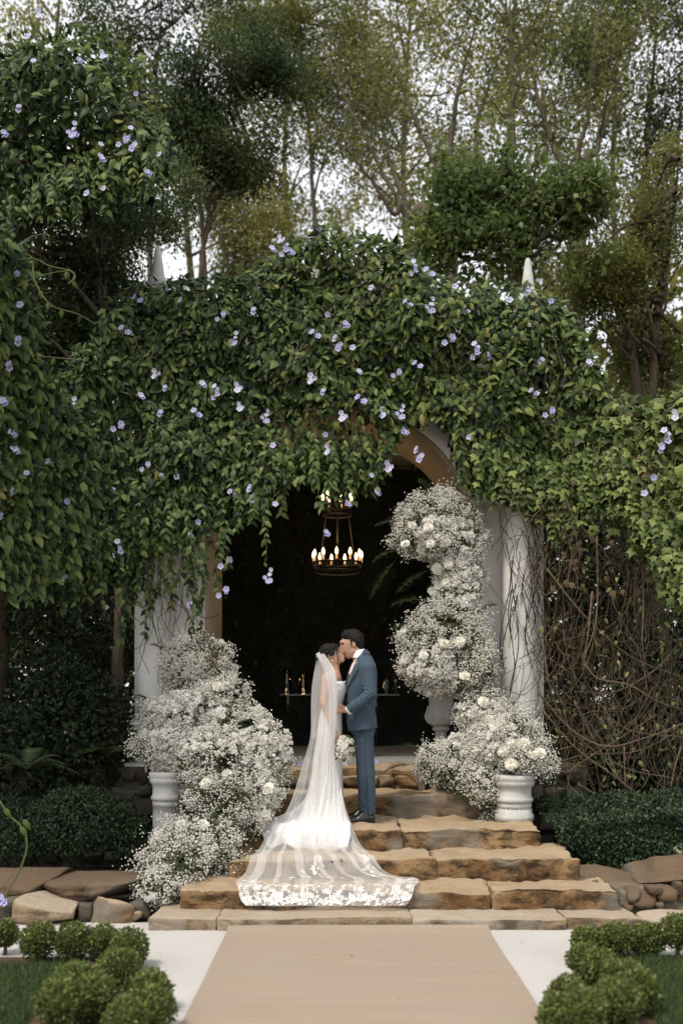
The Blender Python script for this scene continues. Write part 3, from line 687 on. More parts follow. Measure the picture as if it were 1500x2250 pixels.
# lilac trumpet flower: five broad petals and a tube
def lilac_bloom():
    V, Fc = petal_flower(5, 1, .12, .62); V = list(V); V[0] = (0, 0, -.25)
    b = len(V)
    for k in range(6):
        a = k * math.pi / 3; V.append((.2 * math.cos(a), .2 * math.sin(a), .02)); V.append((.13 * math.cos(a), .13 * math.sin(a), -.9))
    for k in range(6): i = b + 2 * k; j = b + 2 * ((k + 1) % 6); Fc.append((i, j, j + 1, i + 1))
    return np.array(V, float), Fc
LB = lilac_bloom()
def lilac_cluster_mesh(seed, n):
    g = np.random.default_rng(seed); V = []; Fc = []; mi = []; var = []
    for k in range(n):
        off = np.array([g.uniform(-1, 1) * .045 * (n > 1), g.uniform(-.02, .02), -k * .032 + g.uniform(-.015, .015)])
        out_ = unit(np.array([g.uniform(-.6, .6), -1, g.uniform(-.1, .6)])); a, nn, b_ = frames(unit(np.cross(out_, g.normal(size=3)))[None], out_[None])
        s = g.uniform(.026, .036); b = len(V)
        for v in LB[0]: V.append(off + s * (v[0] * b_[0] + v[1] * a[0] + v[2] * out_))
        Fc += [tuple(i + b for i in f) for f in LB[1]]; mi += [0] * len(LB[1]); var += [g.random()] * len(LB[0])
    for k in range(max(1, n // 2) * 2):                # dry bracts and calyces
        b = len(V); c = np.array([g.uniform(-.05, .05), g.uniform(-.01, .04), g.uniform(-.05, .05) - .015 * n]); s = g.uniform(.014, .024)
        ax = unit(g.normal(size=3)); no = unit(g.normal(size=3)); a, nn, b_ = frames(ax[None], no[None])
        for v in DIA3[0]: V.append(c + s * (v[0] * 2 * b_[0] + v[1] * a[0] + v[2] * nn[0]))
        Fc += [tuple(i + b for i in f) for f in DIA3[1]]; mi += [1] * len(DIA3[1]); var += [g.random()] * len(DIA3[0])
    return mesh_data('flower_cluster', np.array(V), Fc, [M['lilac'], M['brown_bract']], True, var, mi)
LILACS = {n: [lilac_cluster_mesh(900 + n * 10 + q, n) for q in range(3)] for n in (1, 2, 3, 5)}
def flowers(parent, spots, depth):
    for q, s in enumerate(spots):
        px, py = s[0], s[1]; n = s[2] if len(s) > 2 else random.choice((1, 2, 2, 3))
        p = P(px, py, depth(px, py) - .1); sc = random.uniform(.82, 1.1)
        inst('flower_cluster', random.choice(LILACS[n]), parent, Matrix.Translation(Vector(p)) @ Matrix.Rotation(random.uniform(-.4, .4), 4, 'Z') @ Matrix.Scale(sc, 4))
def split_parts(parent, pos, ax, no, size, wide, var, tpl, meshes, mat, n_parts, front, name='foliage'):
    """the n_parts largest, frontmost leaves become parts, the rest one foliage part"""
    score = size * (1 + front); idx = np.argsort(-score)[:n_parts]; keep = np.ones(len(pos), bool); keep[idx] = False
    a, n, b = frames(ax, no)
    for i in idx:
        m = meshes[min(len(meshes) - 1, int(var[i] * len(meshes)))]
        inst('leaf', m, parent, mat_from(a[i], n[i], b[i], pos[i], float(size[i]), float(wide[i])))
    return scatter(name, pos[keep], ax[keep], no[keep], size[keep], tpl, mat, parent, var[keep], wide=wide[keep])
def curtain(parent, top, bot, x0, x1, depth, n, size, tpl, meshes, mat, thick=.14, n_parts=300, roll=60, down=.85, keep_fn=None, vshift=None):
    px = rng.uniform(x0, x1, n * 3); py = rng.uniform(380, 1420, n * 3) if x1 > 400 else rng.uniform(0, 1400, n * 3)
    t, b = top(px), bot(px); ok = (py > t) & (py < b); px, py, t, b = px[ok][:n], py[ok][:n], t[ok][:n], b[ok][:n]
    if keep_fn is not None:
        kp = keep_fn(px, py); px, py, t, b = px[kp], py[kp], t[kp], b[kp]
    N = len(px); q = np.stack([px, py, px * 0], 1) / 100.0
    Y = depth(px, py); lay = rng.random(N) ** 1.6
    up = np.clip(1 - (py - t) / roll, 0, 1)
    Yf = Y + lay * thick - .22 * fbm(q, 1.0, 21, 3) + up ** 2 * .9 * rng.random(N)
    Yr = Y + np.maximum(Yf - Y - thick, 0)          # leaves rolling back over the top keep the crown's height
    pos = np.stack([(px - CX) * Yr / F, Yf, ZC - (py - HY) * Yr / F], 1)
    jit = rng.normal(size=(N, 3))
    ax = np.array([0, -.4, -down]) + jit * np.array([.55, .36, .4]) + up[:, None] * np.array([0, .1, .75])
    no = np.array([0, -.8, .5]) + rnd(N, .48) + up[:, None] * np.array([0, .3, .5])
    sz = np.where(rng.random(N) < .25, rng.uniform(.4, .7, N), rng.uniform(.65, 1.35, N)) * size; wd = rng.uniform(.85, 1.25, N)
    var = np.clip(rng.random(N) * .93 - .3 * lay + (rng.random(N) < .02) * 1.0, 0, 1)  # inner leaves take darker tones, putting the shade between leaves into colour
    if vshift is not None: var = np.clip(var + vshift(px, py), 0, 1)
    return split_parts(parent, pos, ax, no, sz, wd, var, tpl, meshes, mat, n_parts, 1 - lay * .6 + (up < .1) * .3)
def strands(parent, spots, tpl, mat, size, depth):
    """thin hanging shoots with leaf pairs"""
    S = Soup(); pos = []; ax = []; no = []
    for (px, py0, py1) in spots:
        Y = depth(px, py0) + rng.uniform(-.12, .05); m = max(4, int((py1 - py0) / 12)); pts = []
        sway = rng.uniform(-12, 12); ph = rng.uniform(0, 6)
        for i in range(m + 1):
            t = i / m; pts.append(P(px + sway * t + 5 * math.sin(ph + t * 5), py0 + (py1 - py0) * t, Y - .05 * math.sin(t * 3)))
        V, Fc = tube(pts, .0035, 4, False); S.add(V, Fc)
        for i in range(1, m + 1):
            for sgn in (-1, 1):
                if rng.random() < .85:
                    pos.append(pts[i]); ax.append(np.array([sgn * rng.uniform(.15, .8), rng.uniform(-.7, .1), -rng.uniform(.5, 1.0)])); no.append(np.array([sgn * .3, -.85, .35]) + rng.normal(size=3) * .3)
    S.build('hanging_shoots', M['stem'], parent, kind='stuff')
    N = len(pos); scatter('shoot_leaves', np.array(pos), np.array(ax), np.array(no), rng.uniform(.6, 1.1, N) * size, tpl, mat, parent, rng.random(N) * .9, wide=rng.uniform(.85, 1.2, N))
TOP = poly_fn([(60, 830), (120, 810), (190, 740), (225, 660), (280, 612), (345, 596), (420, 602), (500, 602), (560, 572), (620, 515), (700, 497), (800, 495), (880, 522), (940, 572), (1000, 612), (1060, 618), (1100, 622), (1160, 604), (1220, 642), (1270, 692), (1300, 752), (1340, 832), (1400, 872), (1500, 880)])
BOT = poly_fn([(-40, 1250), (0, 1250), (100, 1310), (200, 1290), (300, 1240), (350, 1210), (400, 1180), (450, 1160), (500, 1150), (560, 1120), (620, 1058), (680, 1058), (760, 1062), (830, 1066), (855, 1010), (870, 960), (900, 925), (960, 915), (990, 960), (1020, 1040), (1060, 1070), (1100, 1080), (1180, 1120)])
def vdepth(px, py): return np.interp(px, [0, 120, 300, 1200, 1320, 1500], [9.3, 9.7, 10.15, 10.15, 9.9, 9.3])
vine = empty('flowering_vine', (0, 10.2, 1.0), 'dense green trumpet vine with lilac flowers draped over the whole white arch', 'vine')
def keep_main(px, py):
    # thinner above the arch opening, where the soffit shows through
    thin = (((px - 700) / 120) ** 2 + ((py - 925) / 50) ** 2 < 1) | (((px - 790) / 70) ** 2 + ((py - 960) / 40) ** 2 < 1)
    ivy = (px > 1190) & (py > 880)
    return (~thin | (rng.random(len(px)) < .3)) & ~ivy
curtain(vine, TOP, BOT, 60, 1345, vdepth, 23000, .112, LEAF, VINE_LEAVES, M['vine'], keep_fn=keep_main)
sp = []
for px in np.arange(40, 850, 13):
    b = float(BOT(px)); sp.append((px + rng.uniform(-8, 8), b - 120, b + rng.uniform(-10, 28) + (rng.random() < .15) * 50))
for px, y0, y1 in [(480, 1150, 1290), (500, 1150, 1235), (590, 1080, 1235), (420, 1180, 1330), (436, 1180, 1400), (445, 1200, 1450), (320, 1230, 1400), (300, 1250, 1370), (712, 1030, 1112), (728, 1040, 1100), (770, 1030, 1100), (758, 1030, 1085), (268, 1280, 1400), (335, 1200, 1330), (352, 1190, 1300), (368, 1180, 1290), (384, 1180, 1330), (400, 1170, 1270), (412, 1160, 1300), (286, 1250, 1350), (310, 1220, 1320), (428, 1150, 1260)]: sp.append((px, y0, y1))
for px in np.arange(1000, 1180, 12): sp.append((px, float(BOT(px)) - 120, float(BOT(px)) + rng.uniform(-10, 35)))
strands(vine, sp, LEAF, M['vine'], .108, vdepth)
S = Soup()                                     # woody runners and a few hanging shoots over the leaves
for k in range(16):
    x0 = rng.uniform(180, 1250); y0 = float(TOP(x0)) + rng.uniform(30, 260); dx = rng.uniform(-120, 120); m = 16; ph = rng.uniform(0, 6); pts = []
    for i in range(m):
        t = i / (m - 1); px = x0 + dx * t + 8 * math.sin(ph + 7 * t); py = y0 + rng.uniform(90, 240) * .0 + (60 + 130 * (k % 3) / 2) * t + 6 * math.sin(ph * 2 + 9 * t); pts.append(P(px, py, vdepth(px, py) - .17 + .03 * math.sin(5 * t + ph)))
    V, Fc = tube(pts, np.linspace(.0042, .002, m), 4, False); S.add(V, Fc)
S.build('runner_stems', M['twig'], vine, kind='stuff')
N = 170; px = rng.uniform(150, 1300, N); py = TOP(px) + rng.random(N) * 420; pos = np.stack([P(a, b_, vdepth(a, b_) - .16) for a, b_ in zip(px, py)])
pos = (pos[:, None] + rng.normal(size=(N, 7, 3)) * .022).reshape(-1, 3)[:N * 7]; pos = pos[np.repeat(rng.random(N) < .32, 7)]; N = len(pos)
scatter('dry_flower_heads', pos, rnd(N), rnd(N) + np.array([0, -.6, .2]), rng.uniform(.018, .04, N), DIA3, M['brown_bract'], vine)
SPOTS = [(272, 718), (485, 690, 3), (560, 680, 2), (515, 735, 5), (615, 520, 3), (640, 545, 3), (600, 545, 2), (625, 530, 5), (690, 727, 2), (742, 740, 5), (760, 705, 3), (815, 628, 1), (720, 690), (945, 660, 5), (893, 660, 2), (910, 575, 5), (1020, 675), (985, 740, 3), (1045, 755, 5), (915, 795, 2), (1075, 780, 2), (870, 815, 3), (840, 900, 3), (880, 895, 5), (890, 940, 3), (920, 985, 5), (750, 908, 3), (790, 870, 2), (712, 858, 2), (683, 825, 3), (775, 760), (790, 815, 2), (720, 980, 3), (715, 953, 1), (583, 905, 5), (525, 888, 3), (520, 845, 3), (475, 848, 5), (447, 842, 2), (340, 815, 3), (365, 850, 2), (312, 868, 2), (355, 905, 2), (430, 900, 2), (258, 930, 3), (150, 950, 2), (160, 880, 5), (125, 1085, 2), (320, 1020, 3), (358, 1045, 2), (390, 1045, 1), (555, 1070, 5), (510, 1078, 2), (600, 975, 1), (605, 1108, 1), (718, 1165, 3), (590, 1255, 5), (490, 1295, 3), (495, 1230, 3), (262, 1190, 5), (250, 1075, 2), (205, 1140, 2), (135, 1260, 3), (420, 1325, 2), (420, 1175, 2), (435, 1145, 1), (235, 1335, 1), (765, 1100, 3), (830, 1080, 2), (850, 1018, 3), (815, 1045, 1), (1295, 795, 2), (1170, 855, 2), (1190, 790, 2), (1205, 900, 3), (1210, 660, 1), (1160, 640, 2), (1030, 957, 1), (1000, 625, 1), (940, 590, 2), (1120, 655, 1), (700, 500, 2), (760, 505, 1), (85, 1100, 2), (300, 650, 2), (395, 655, 1)]
flowers(vine, SPOTS, lambda x, y: vdepth(x, y) - .02)
# ivy on the right
RT = poly_fn([(1180, 880), (1300, 860), (1340, 850), (1400, 878), (1450, 872), (1480, 850), (1520, 830)])
RB = poly_fn([(1180, 1120), (1230, 1150), (1290, 1110), (1340, 1120), (1370, 1090), (1400, 1190), (1430, 1220), (1460, 1280), (1500, 1330), (1520, 1340)])
ivy = empty('ivy', (2.9, 9.6, 1.0), 'yellow green lobed ivy hanging over the tangle of dry stems', 'ivy')
curtain(ivy, RT, RB, 1185, 1530, vdepth, 3500, .115, IVY, IVY_LEAVES, M['ivy'], thick=.2, n_parts=300)
sp = [(px, float(RB(px)) - 140, float(RB(px)) + rng.uniform(-10, 50)) for px in np.arange(1190, 1510, 9)]
sp += [(1010 + 14 * k, 900 + 12 * k, 1060 + 6 * k) for k in range(14)]
strands(ivy, sp, IVY, M['ivy'], .105, vdepth)
flowers(ivy, [(1435, 1047, 1), (1415, 1080, 1), (1462, 945, 5), (1455, 985, 2), (1480, 905, 3)], vdepth)
N = 90; px = rng.uniform(1180, 1440, N); py = rng.uniform(1040, 1300, N); pos = np.stack([P(a, b, 9.9 + rng.uniform(-.1, .3)) for a, b in zip(px, py)])
scatter('dead_leaves', pos, np.array([0, -.4, -.8]) + rnd(N, .5), np.array([0, -.8, .3]) + rnd(N, .4), rng.uniform(.05, .09, N), IVY, M['brown_bract'], ivy)
# near vine mass on the left edge
LT = poly_fn([(-60, 470), (0, 480), (30, 520), (50, 580), (62, 680), (80, 790), (130, 850), (170, 900), (200, 980), (230, 1060)])
LBt = poly_fn([(-60, 1270), (0, 1260), (60, 1250), (120, 1230), (170, 1190), (200, 1120), (230, 1080)])
def ldepth(px, py): return np.interp(px, [-60, 60, 230], [7.7, 8.3, 9.2])
lv = empty('flowering_vine', (-2.9, 8.2, 0), 'trumpet vine mass on a hidden post beside the arch vine, large soft leaves', 'vine')
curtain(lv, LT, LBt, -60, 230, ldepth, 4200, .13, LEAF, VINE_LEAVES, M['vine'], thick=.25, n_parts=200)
strands(lv, [(px, float(LBt(px)) - 120, float(LBt(px)) + rng.uniform(-10, 60)) for px in np.arange(-40, 220, 11)], LEAF, M['vine'], .13, ldepth)
flowers(lv, [(35, 985, 2), (60, 1040, 1), (45, 745, 2), (25, 800, 2), (40, 600, 1), (30, 950, 2), (10, 880, 2), (150, 1100, 1), (5, 1130, 2), (45, 665, 1), (105, 1010, 1), (28, 1075, 2)], ldepth)
V, Fc = tube([(-3.2, 8.7, 0), (-3.15, 8.65, 2.5), (-3.2, 8.7, 5.2)], .08, 8); obj('post', V, Fc, M['bark_dark'], lv)
for pts in ([(0, 515), (35, 555), (70, 565), (75, 610), (95, 650), (120, 675), (170, 690), (210, 712)], [(45, 570), (75, 568), (110, 585), (155, 595), (165, 610), (150, 625)], [(40, 628), (75, 612), (115, 600), (155, 595)], [(45, 540), (70, 520), (100, 515), (110, 520)], [(70, 780), (110, 785), (185, 792)], [(0, 1010), (60, 1018), (105, 1030)]):
    c = spline([P(x, y, 8.1 + .15 * math.sin(i)) for i, (x, y) in enumerate(pts)], 6); V, Fc = tube(c, .005, 5); obj('tendril', V, Fc, M['stem'], lv)
    for i in range(2, len(c) - 1, 5): inst('leaf', random.choice(VINE_LEAVES), lv, Matrix.Translation(Vector(c[i])) @ Matrix.Rotation(random.uniform(2.4, 3.9), 4, 'Y') @ Matrix.Rotation(math.pi / 2, 4, 'X') @ Matrix.Scale(.07, 4))
# one long shoot with a lilac bloom dropping in front at the left edge
c = spline([P(x, y, 6.9) for x, y in [(0, 1760), (20, 1790), (50, 1820), (60, 1860), (45, 1910), (20, 1955), (5, 1985)]], 6)
sh = empty('vine_shoot', c[0], 'single pale green vine shoot with lilac bloom dangling before the left boulder', 'vine shoot')
V, Fc = tube(c, .007, 6); obj('stem', V, Fc, M['stem'], sh)
inst('flower_cluster', LILACS[3][0], sh, Matrix.Translation(Vector(P(3, 1968, 6.88)))); 
for x, y in ((10, 1775), (45, 1815), (52, 1800)): inst('leaf', VINE_LEAVES[9], sh, Matrix.Translation(Vector(P(x, y, 6.88))) @ Matrix.Rotation(2.6, 4, 'Y') @ Matrix.Rotation(math.pi / 2, 4, 'X') @ Matrix.Scale(.09, 4))
# ------------------------------------------------------------------ dry vine tangle
def arc(px0, py0, px1, py1, Y0, Y1, sag, wob=6, m=10):
    pts = []; ph = rng.uniform(0, 6, 3)
    for i in range(m + 1):
        t = i / m; pts.append(P(px0 + (px1 - px0) * t + wob * math.sin(ph[0] + t * 7), py0 + (py1 - py0) * t + sag * 4 * t * (1 - t) + wob * math.sin(ph[1] + t * 6), Y0 + (Y1 - Y0) * t + .1 * math.sin(ph[2] + t * 5)))
    return pts
tg = empty('dry_vine_tangle', (2.8, 10, 0), 'thick tangle of bare brown vine stems behind the low right hedge', 'vine tangle')
S = Soup()
for k in range(620):
    x0 = rng.uniform(1165, 1520); y0 = rng.uniform(1060, 1620); dx = rng.uniform(-130, 130); dy = rng.uniform(-40, 260); Y = rng.uniform(9.8, 11.0)
    pts = arc(x0, y0, x0 + dx, min(y0 + dy, 1790), Y, Y + rng.uniform(-.3, .3), rng.uniform(-40, 90), 9, 11); V, Fc = tube(pts, rng.uniform(.0018, .0045), 4, False); S.add(V, Fc)
S.build('fine_stems', M['twig'], tg, kind='stuff')
MAIN = [[(1180, 1520), (1250, 1600), (1330, 1640), (1420, 1620), (1500, 1590)], [(1280, 1450), (1310, 1490), (1380, 1505), (1440, 1540), (1500, 1560)], [(1410, 1200), (1412, 1340), (1410, 1420), (1425, 1500)], [(1190, 1400), (1205, 1500), (1230, 1570), (1290, 1640), (1380, 1690), (1480, 1710)],
        [(1240, 1700), (1300, 1660), (1380, 1610), (1440, 1570)], [(1180, 1690), (1280, 1660), (1400, 1650), (1500, 1600)], [(1260, 1540), (1300, 1620), (1350, 1700), (1390, 1740)], [(1370, 1640), (1371, 1690), (1372, 1730)], [(1495, 1640), (1480, 1690), (1470, 1745)], [(1300, 1300), (1290, 1400), (1280, 1470), (1300, 1520), (1370, 1600), (1500, 1620)],
        [(1200, 1250), (1280, 1350), (1380, 1440), (1500, 1490)], [(1500, 1400), (1440, 1470), (1350, 1520), (1260, 1520)], [(1310, 1180), (1312, 1300), (1305, 1380), (1280, 1450)], [(1270, 1725), (1290, 1735), (1313, 1750)], [(1190, 1560), (1260, 1640), (1340, 1700), (1420, 1760)], [(1410, 1690), (1425, 1700), (1412, 1730)]]
for q, pp in enumerate(MAIN):
    Y = 9.75 + .05 * (q % 6); c = spline([P(x, y, Y + .08 * math.sin(i * 1.7 + q)) for i, (x, y) in enumerate(pp)], 6); n = len(c)
    V, Fc = tube(c, np.linspace(.0115, .005, n), 6); obj('stem', V, Fc, M['twig'], tg)
N = 320; px = rng.uniform(1185, 1510, N); py = 1100 + 620 * rng.random(N) ** 1.2; pos = np.stack([P(a, b_, rng.uniform(9.8, 10.6)) for a, b_ in zip(px, py)])
scatter('young_leaves', pos, np.array([0, -.4, -.8]) + rnd(N, .5), np.array([0, -.8, .4]) + rnd(N, .4), rng.uniform(.035, .09, N), LEAF, M['ivy'], tg)
# dark stems clinging to the right column and pier
S = Soup()
for k in range(34):
    x0 = 1185 - 110 * rng.random() ** 1.8; y0 = rng.uniform(1050, 1200); x1 = x0 + rng.uniform(-10, 90) * (1180 - x0) / 110 + rng.uniform(-15, 15); y1 = y0 + rng.uniform(60, 330)
    V, Fc = tube(arc(x0, y0, min(x1, 1185), y1, 10.2, 10.16, rng.uniform(-30, 45), 12, 14), rng.uniform(.002, .0042), 4, False); S.add(V, Fc)
for k in range(11):
    x0 = rng.uniform(1115, 1180); V, Fc = tube(arc(x0, rng.uniform(1180, 1300), x0 + rng.uniform(-35, 25), rng.uniform(1380, 1600), 10.2, 10.14, rng.uniform(-10, 10), 9, 14), rng.uniform(.003, .0055), 4, False); S.add(V, Fc)
for k in range(36):
    x0 = rng.uniform(230, 430); V, Fc = tube(arc(x0, rng.uniform(1150, 1330), x0 + rng.uniform(-60, 70), rng.uniform(1300, 1560), 10.1, 10.05, rng.uniform(-30, 40), 11, 14), rng.uniform(.002, .004), 4, False); S.add(V, Fc)
S.build('clinging_stems', M['twig_dark'], vine, kind='stuff')
# ------------------------------------------------------------------ dark hedge wall behind the arch
bk = empty('vine_screen', (0, 14.2, 1.03), 'dark screen of matted stems and leaves closing the back of the arch', 'vine screen')
V, Fc = box(-2.0, 2.0, 14.3, 14.4, 1.032, 4.99); obj('dark_backing', V, Fc, plain('dark_green_sheet', (.03, .042, .034), .9, .1), bk, smooth=False)  # plain dark green sheet behind the matted stems
S = Soup()
for k in range(420):
    x0 = rng.uniform(-2.3, 2.3); z0 = rng.uniform(1.0, 4.9); a = rng.normal(math.pi / 2, .7); L = rng.uniform(.5, 1.8); y = rng.uniform(13.6, 14.25); ph = rng.uniform(0, 6, 2); pts = []
    for i in range(10):
        t = i / 9; pts.append((x0 + math.cos(a) * L * (t - .5) + .06 * math.sin(ph[0] + 6 * t), y + .06 * math.sin(ph[1] + 5 * t), z0 + math.sin(a) * L * (t - .5)))
    V, Fc = tube(pts, rng.uniform(.004, .013), 4, False); S.add(V, Fc)
S.build('matted_stems', M['twig_dark'], bk, kind='stuff')
N = 3500; pos = np.stack([rng.uniform(-2.3, 2.3, N), rng.uniform(13.5, 14.2, N), rng.uniform(1.05, 4.9, N)], 1)
kp = fbm(pos, .9, 5, 2) > -.05; pos = pos[kp]; N = len(pos)
scatter('leaves', pos, rnd(N) + np.array([0, -.5, -.4]), rnd(N, .5) + np.array([0, -1, .4]), rng.uniform(.05, .12, N), DIA3, M['shade_leaf'], bk)
# ------------------------------------------------------------------ trees
def limb_tree(name, label, stems, Y, leafmat, bark, twigs=30, leaves=26, lsize=.085, spread=.2, start=.3, r0=.075, group='trees behind the arch', tw_len=(.7, 1.9), clumps=(), tpl=DIA, ground=0.0, up=.35):
    base = P(stems[0][0][0], 0, Y); t = empty(name, (base[0], Y, ground), label, 'tree', group)
    leaves = int(leaves * 2.4); lsize *= .82; S = Soup(); pos = []
    for q, st in enumerate(stems):
        dY = rng.uniform(-.8, .8) if len(stems) > 1 else 0
        pts = [P(x, y, Y + dY * (i / max(1, len(st) - 1))) for i, (x, y) in enumerate(st)]
        b0 = pts[0].copy(); foot = np.array([base[0] + (b0[0] - base[0]) * .35 + rng.uniform(-.1, .1), Y, ground]); pts = [foot] + pts
        c = spline(pts, 8); n = len(c); rad = np.linspace(r0, r0 * .12, n) * rng.uniform(.85, 1.15)
        V, Fc = tube(c + rng.normal(size=c.shape) * .012, rad, 7); obj('trunk' if q == 0 else 'limb', V, Fc, bark, t)
        for k in range(twigs):
            u = start + (1 - start) * rng.random() ** .8; i = min(n - 2, int(u * (n - 1))); p0 = c[i] + (c[i + 1] - c[i]) * rng.random()
            d = unit(rng.normal(size=3) * np.array([1, .8, .5]) + np.array([0, 0, up])); L = rng.uniform(*tw_len) * (1.1 - .4 * u); m = 6
            bend = rng.normal(size=3) * .25
            tw = np.array([p0 + d * L * s + bend * s * s * L * .5 for s in np.linspace(0, 1, m)])
            V, Fc = tube(tw, np.linspace(rad[i] * .4, .006, m), 4, False); S.add(V, Fc)
            s = rng.random(leaves) ** .7; j = np.minimum((s * (m - 1)).astype(int), m - 2); fr = (s * (m - 1) - j)[:, None]
            pos.append(tw[j] * (1 - fr) + tw[j + 1] * fr + rng.normal(size=(leaves, 3)) * spread)
    for (px, py, rx, ry, n_, dy) in clumps:
        k_ = (Y + dy) / F; c = P(px, py, Y + dy); r = np.array([rx * k_, min(rx, ry) * k_ * .8, ry * k_])
        nc = max(9, int(n_ / 26)); cc, _ = in_ell(int(nc * 1.9), c, r * 1.32); cc = cc[fbm(cc, 1.25 * 15 / Y, 41, 2) > .03]
        for q in cc:
            m_ = rng.integers(40, 75); pos.append(q + rng.normal(size=(m_, 3)) * np.array([.2, .2, .13]) * rng.uniform(.7, 1.3) * max(.7, k_ * 100))
        i0 = min(len(cc), 7)
        for q in cc[:i0]:
            j = np.argmin([np.linalg.norm(q - v) for v in [P(x, y, Y) for x, y in stems[0]]]); j2 = min(j + 1, len(stems[0]) - 1) if rng.random() < .5 else max(j - 1, 0); a = P(*stems[0][j], Y); a = a + (P(*stems[0][j2], Y) - a) * rng.random() * .8
            if np.linalg.norm(q - a) > 1.4: continue
            V, Fc = tube(spline([a, (a + q) / 2 + rng.normal(size=3) * .15, q], 4), np.linspace(.035, .008, 9), 5, False); S.add(V, Fc)
    if S.n: S.build('branches', bark, t, kind='stuff')
    pos = np.concatenate(pos); N = len(pos)
    var = np.clip(.1 + rng.random(N) * .5 + .5 * fbm(pos, 1.7 * 15 / Y, 31, 3) + .12, 0, 1)
    cr = scatter('crown', pos, rnd(N, .8) + np.array([0, -.1, -.45]), rnd(N, .8) + np.array([0, -.35, .6]), rng.uniform(.6, 1.3, N) * lsize, tpl, leafmat, t, var)
    return t
limb_tree('slender_tree', 'slender multi-stemmed tree with pale limbs fanning above the arch crown', [[(985, 560), (980, 460), (950, 350), (900, 235), (865, 100), (850, -40)], [(990, 540), (985, 380), (1005, 210), (1030, 110), (1060, -30)], [(1000, 540), (1040, 360), (1050, 260), (1080, 170), (1130, -20)], [(930, 560), (890, 475), (800, 300), (750, 200), (690, 60)], [(900, 560), (860, 465), (780, 350), (690, 260)], [(940, 560), (905, 480), (850, 330), (830, 200), (780, 30)]], 19, M['olive_leaf'], M['bark'], 15, 30, .085, .2, .55, .085)
limb_tree('forked_tree', 'pale forked tree with two leaning limbs right of the arch crown', [[(1255, 520), (1240, 390), (1200, 280), (1165, 150), (1140, -30)], [(1260, 500), (1262, 370), (1290, 250), (1305, 100), (1322, -30)], [(1130, 560), (1125, 320), (1125, 150), (1120, -30)], [(1280, 480), (1310, 330), (1350, 200), (1400, 60)]], 18, M['olive_leaf'], M['bark'], 22, 34, .085, .22, .45, .095)
limb_tree('tall_tree', 'tall thin-trunked tree with dense top at the right edge of the wood', [[(1400, 520), (1412, 430), (1435, 150), (1442, -40)], [(1420, 560), (1480, 360), (1495, 150)]], 21, M['dark_leaf'], M['bark'], 26, 40, .1, .3, .4, .1, clumps=[(1400, 120, 150, 130, 2600, 0), (1330, 60, 170, 90, 2200, 1), (1250, 130, 120, 110, 1700, 1), (1480, 260, 90, 160, 1600, 0)])
limb_tree('olive_tree', 'broad olive green tree with yellowing leaves behind the right ivy', [[(1430, 900), (1445, 700), (1470, 520), (1490, 350)], [(1400, 900), (1370, 700), (1330, 560)]], 14.5, M['olive_leaf'], M['bark_dark'], 16, 34, .07, .2, .4, .09, clumps=[(1290, 560, 120, 90, 3600, 0), (1400, 540, 110, 90, 3200, 0), (1460, 640, 90, 150, 3000, .5), (1330, 680, 110, 100, 3000, .5), (1420, 800, 90, 70, 1200, .5), (1240, 640, 70, 80, 1400, 0), (1490, 440, 70, 110, 1700, .5)])
limb_tree('dark_tree', 'dark small-leaved tree hanging beside the bright sky gap', [[(440, 700), (445, 560), (470, 420), (500, 250), (530, 120)], [(450, 600), (420, 400), (400, 250)]], 15.5, M['dark_leaf'], M['bark_dark'], 14, 30, .075, .2, .5, .05, clumps=[(440, 220, 95, 95, 3800, 0), (520, 200, 110, 110, 3800, 0), (420, 330, 80, 75, 2600, 0), (520, 340, 90, 60, 2400, 0), (590, 280, 60, 100, 1800, .6), (600, 160, 80, 90, 2200, .5)])
limb_tree('crown_tree', 'olive tree whose feathery crown fills the top above the arch', [[(700, 700), (690, 480), (680, 300), (660, 120), (650, -40)]], 21.5, M['olive_leaf'], M['bark'], 16, 36, .085, .25, .45, .08, clumps=[(650, 90, 120, 90, 3000, 0), (760, 110, 110, 110, 2700, 0), (560, 60, 90, 60, 1700, 0), (860, 40, 90, 60, 1500, 0), (720, 250, 110, 80, 2000, 0), (850, 220, 100, 110, 1800, 0)])
limb_tree('pale_tree', 'sunlit yellow green tree behind the left cone finial', [[(520, 800), (510, 640), (480, 520), (430, 430)], [(540, 800), (570, 640), (560, 500), (600, 420)]], 25, M['pale_leaf'], M['bark'], 18, 36, .1, .3, .35, .07, clumps=[(430, 470, 100, 70, 2400, 0), (530, 530, 120, 70, 2600, 0), (400, 560, 80, 50, 1500, 0), (600, 520, 70, 50, 1200, 0), (480, 590, 110, 40, 1700, 0)])
limb_tree('upper_tree', 'thin tree with airy foliage over the white sky patch', [[(330, 600), (335, 300), (350, 100), (360, -40)]], 20, M['dark_leaf'], M['bark_dark'], 14, 28, .085, .25, .4, .07, clumps=[(290, 40, 110, 50, 1500, 0), (480, 30, 110, 50, 1500, 0), (300, 150, 60, 80, 1000, 0)])
limb_tree('shade_tree', 'spotted-trunk tree leaning in deep shade beside the left column', [[(243, 1640), (255, 1500), (265, 1350), (262, 1150), (240, 800), (220, 560)]], 10.9, M['dark_leaf'], M['bark'], 12, 30, .065, .2, .72, .105, ground=.3, clumps=[(150, 520, 130, 80, 4500, 0), (270, 500, 90, 70, 3000, 1.0), (330, 420, 80, 60, 1800, 1.3), (200, 640, 130, 70, 3600, .3), (130, 740, 90, 70, 2400, .2), (60, 450, 90, 60, 1800, 0), (240, 600, 80, 60, 2000, 1.0)], group=None)
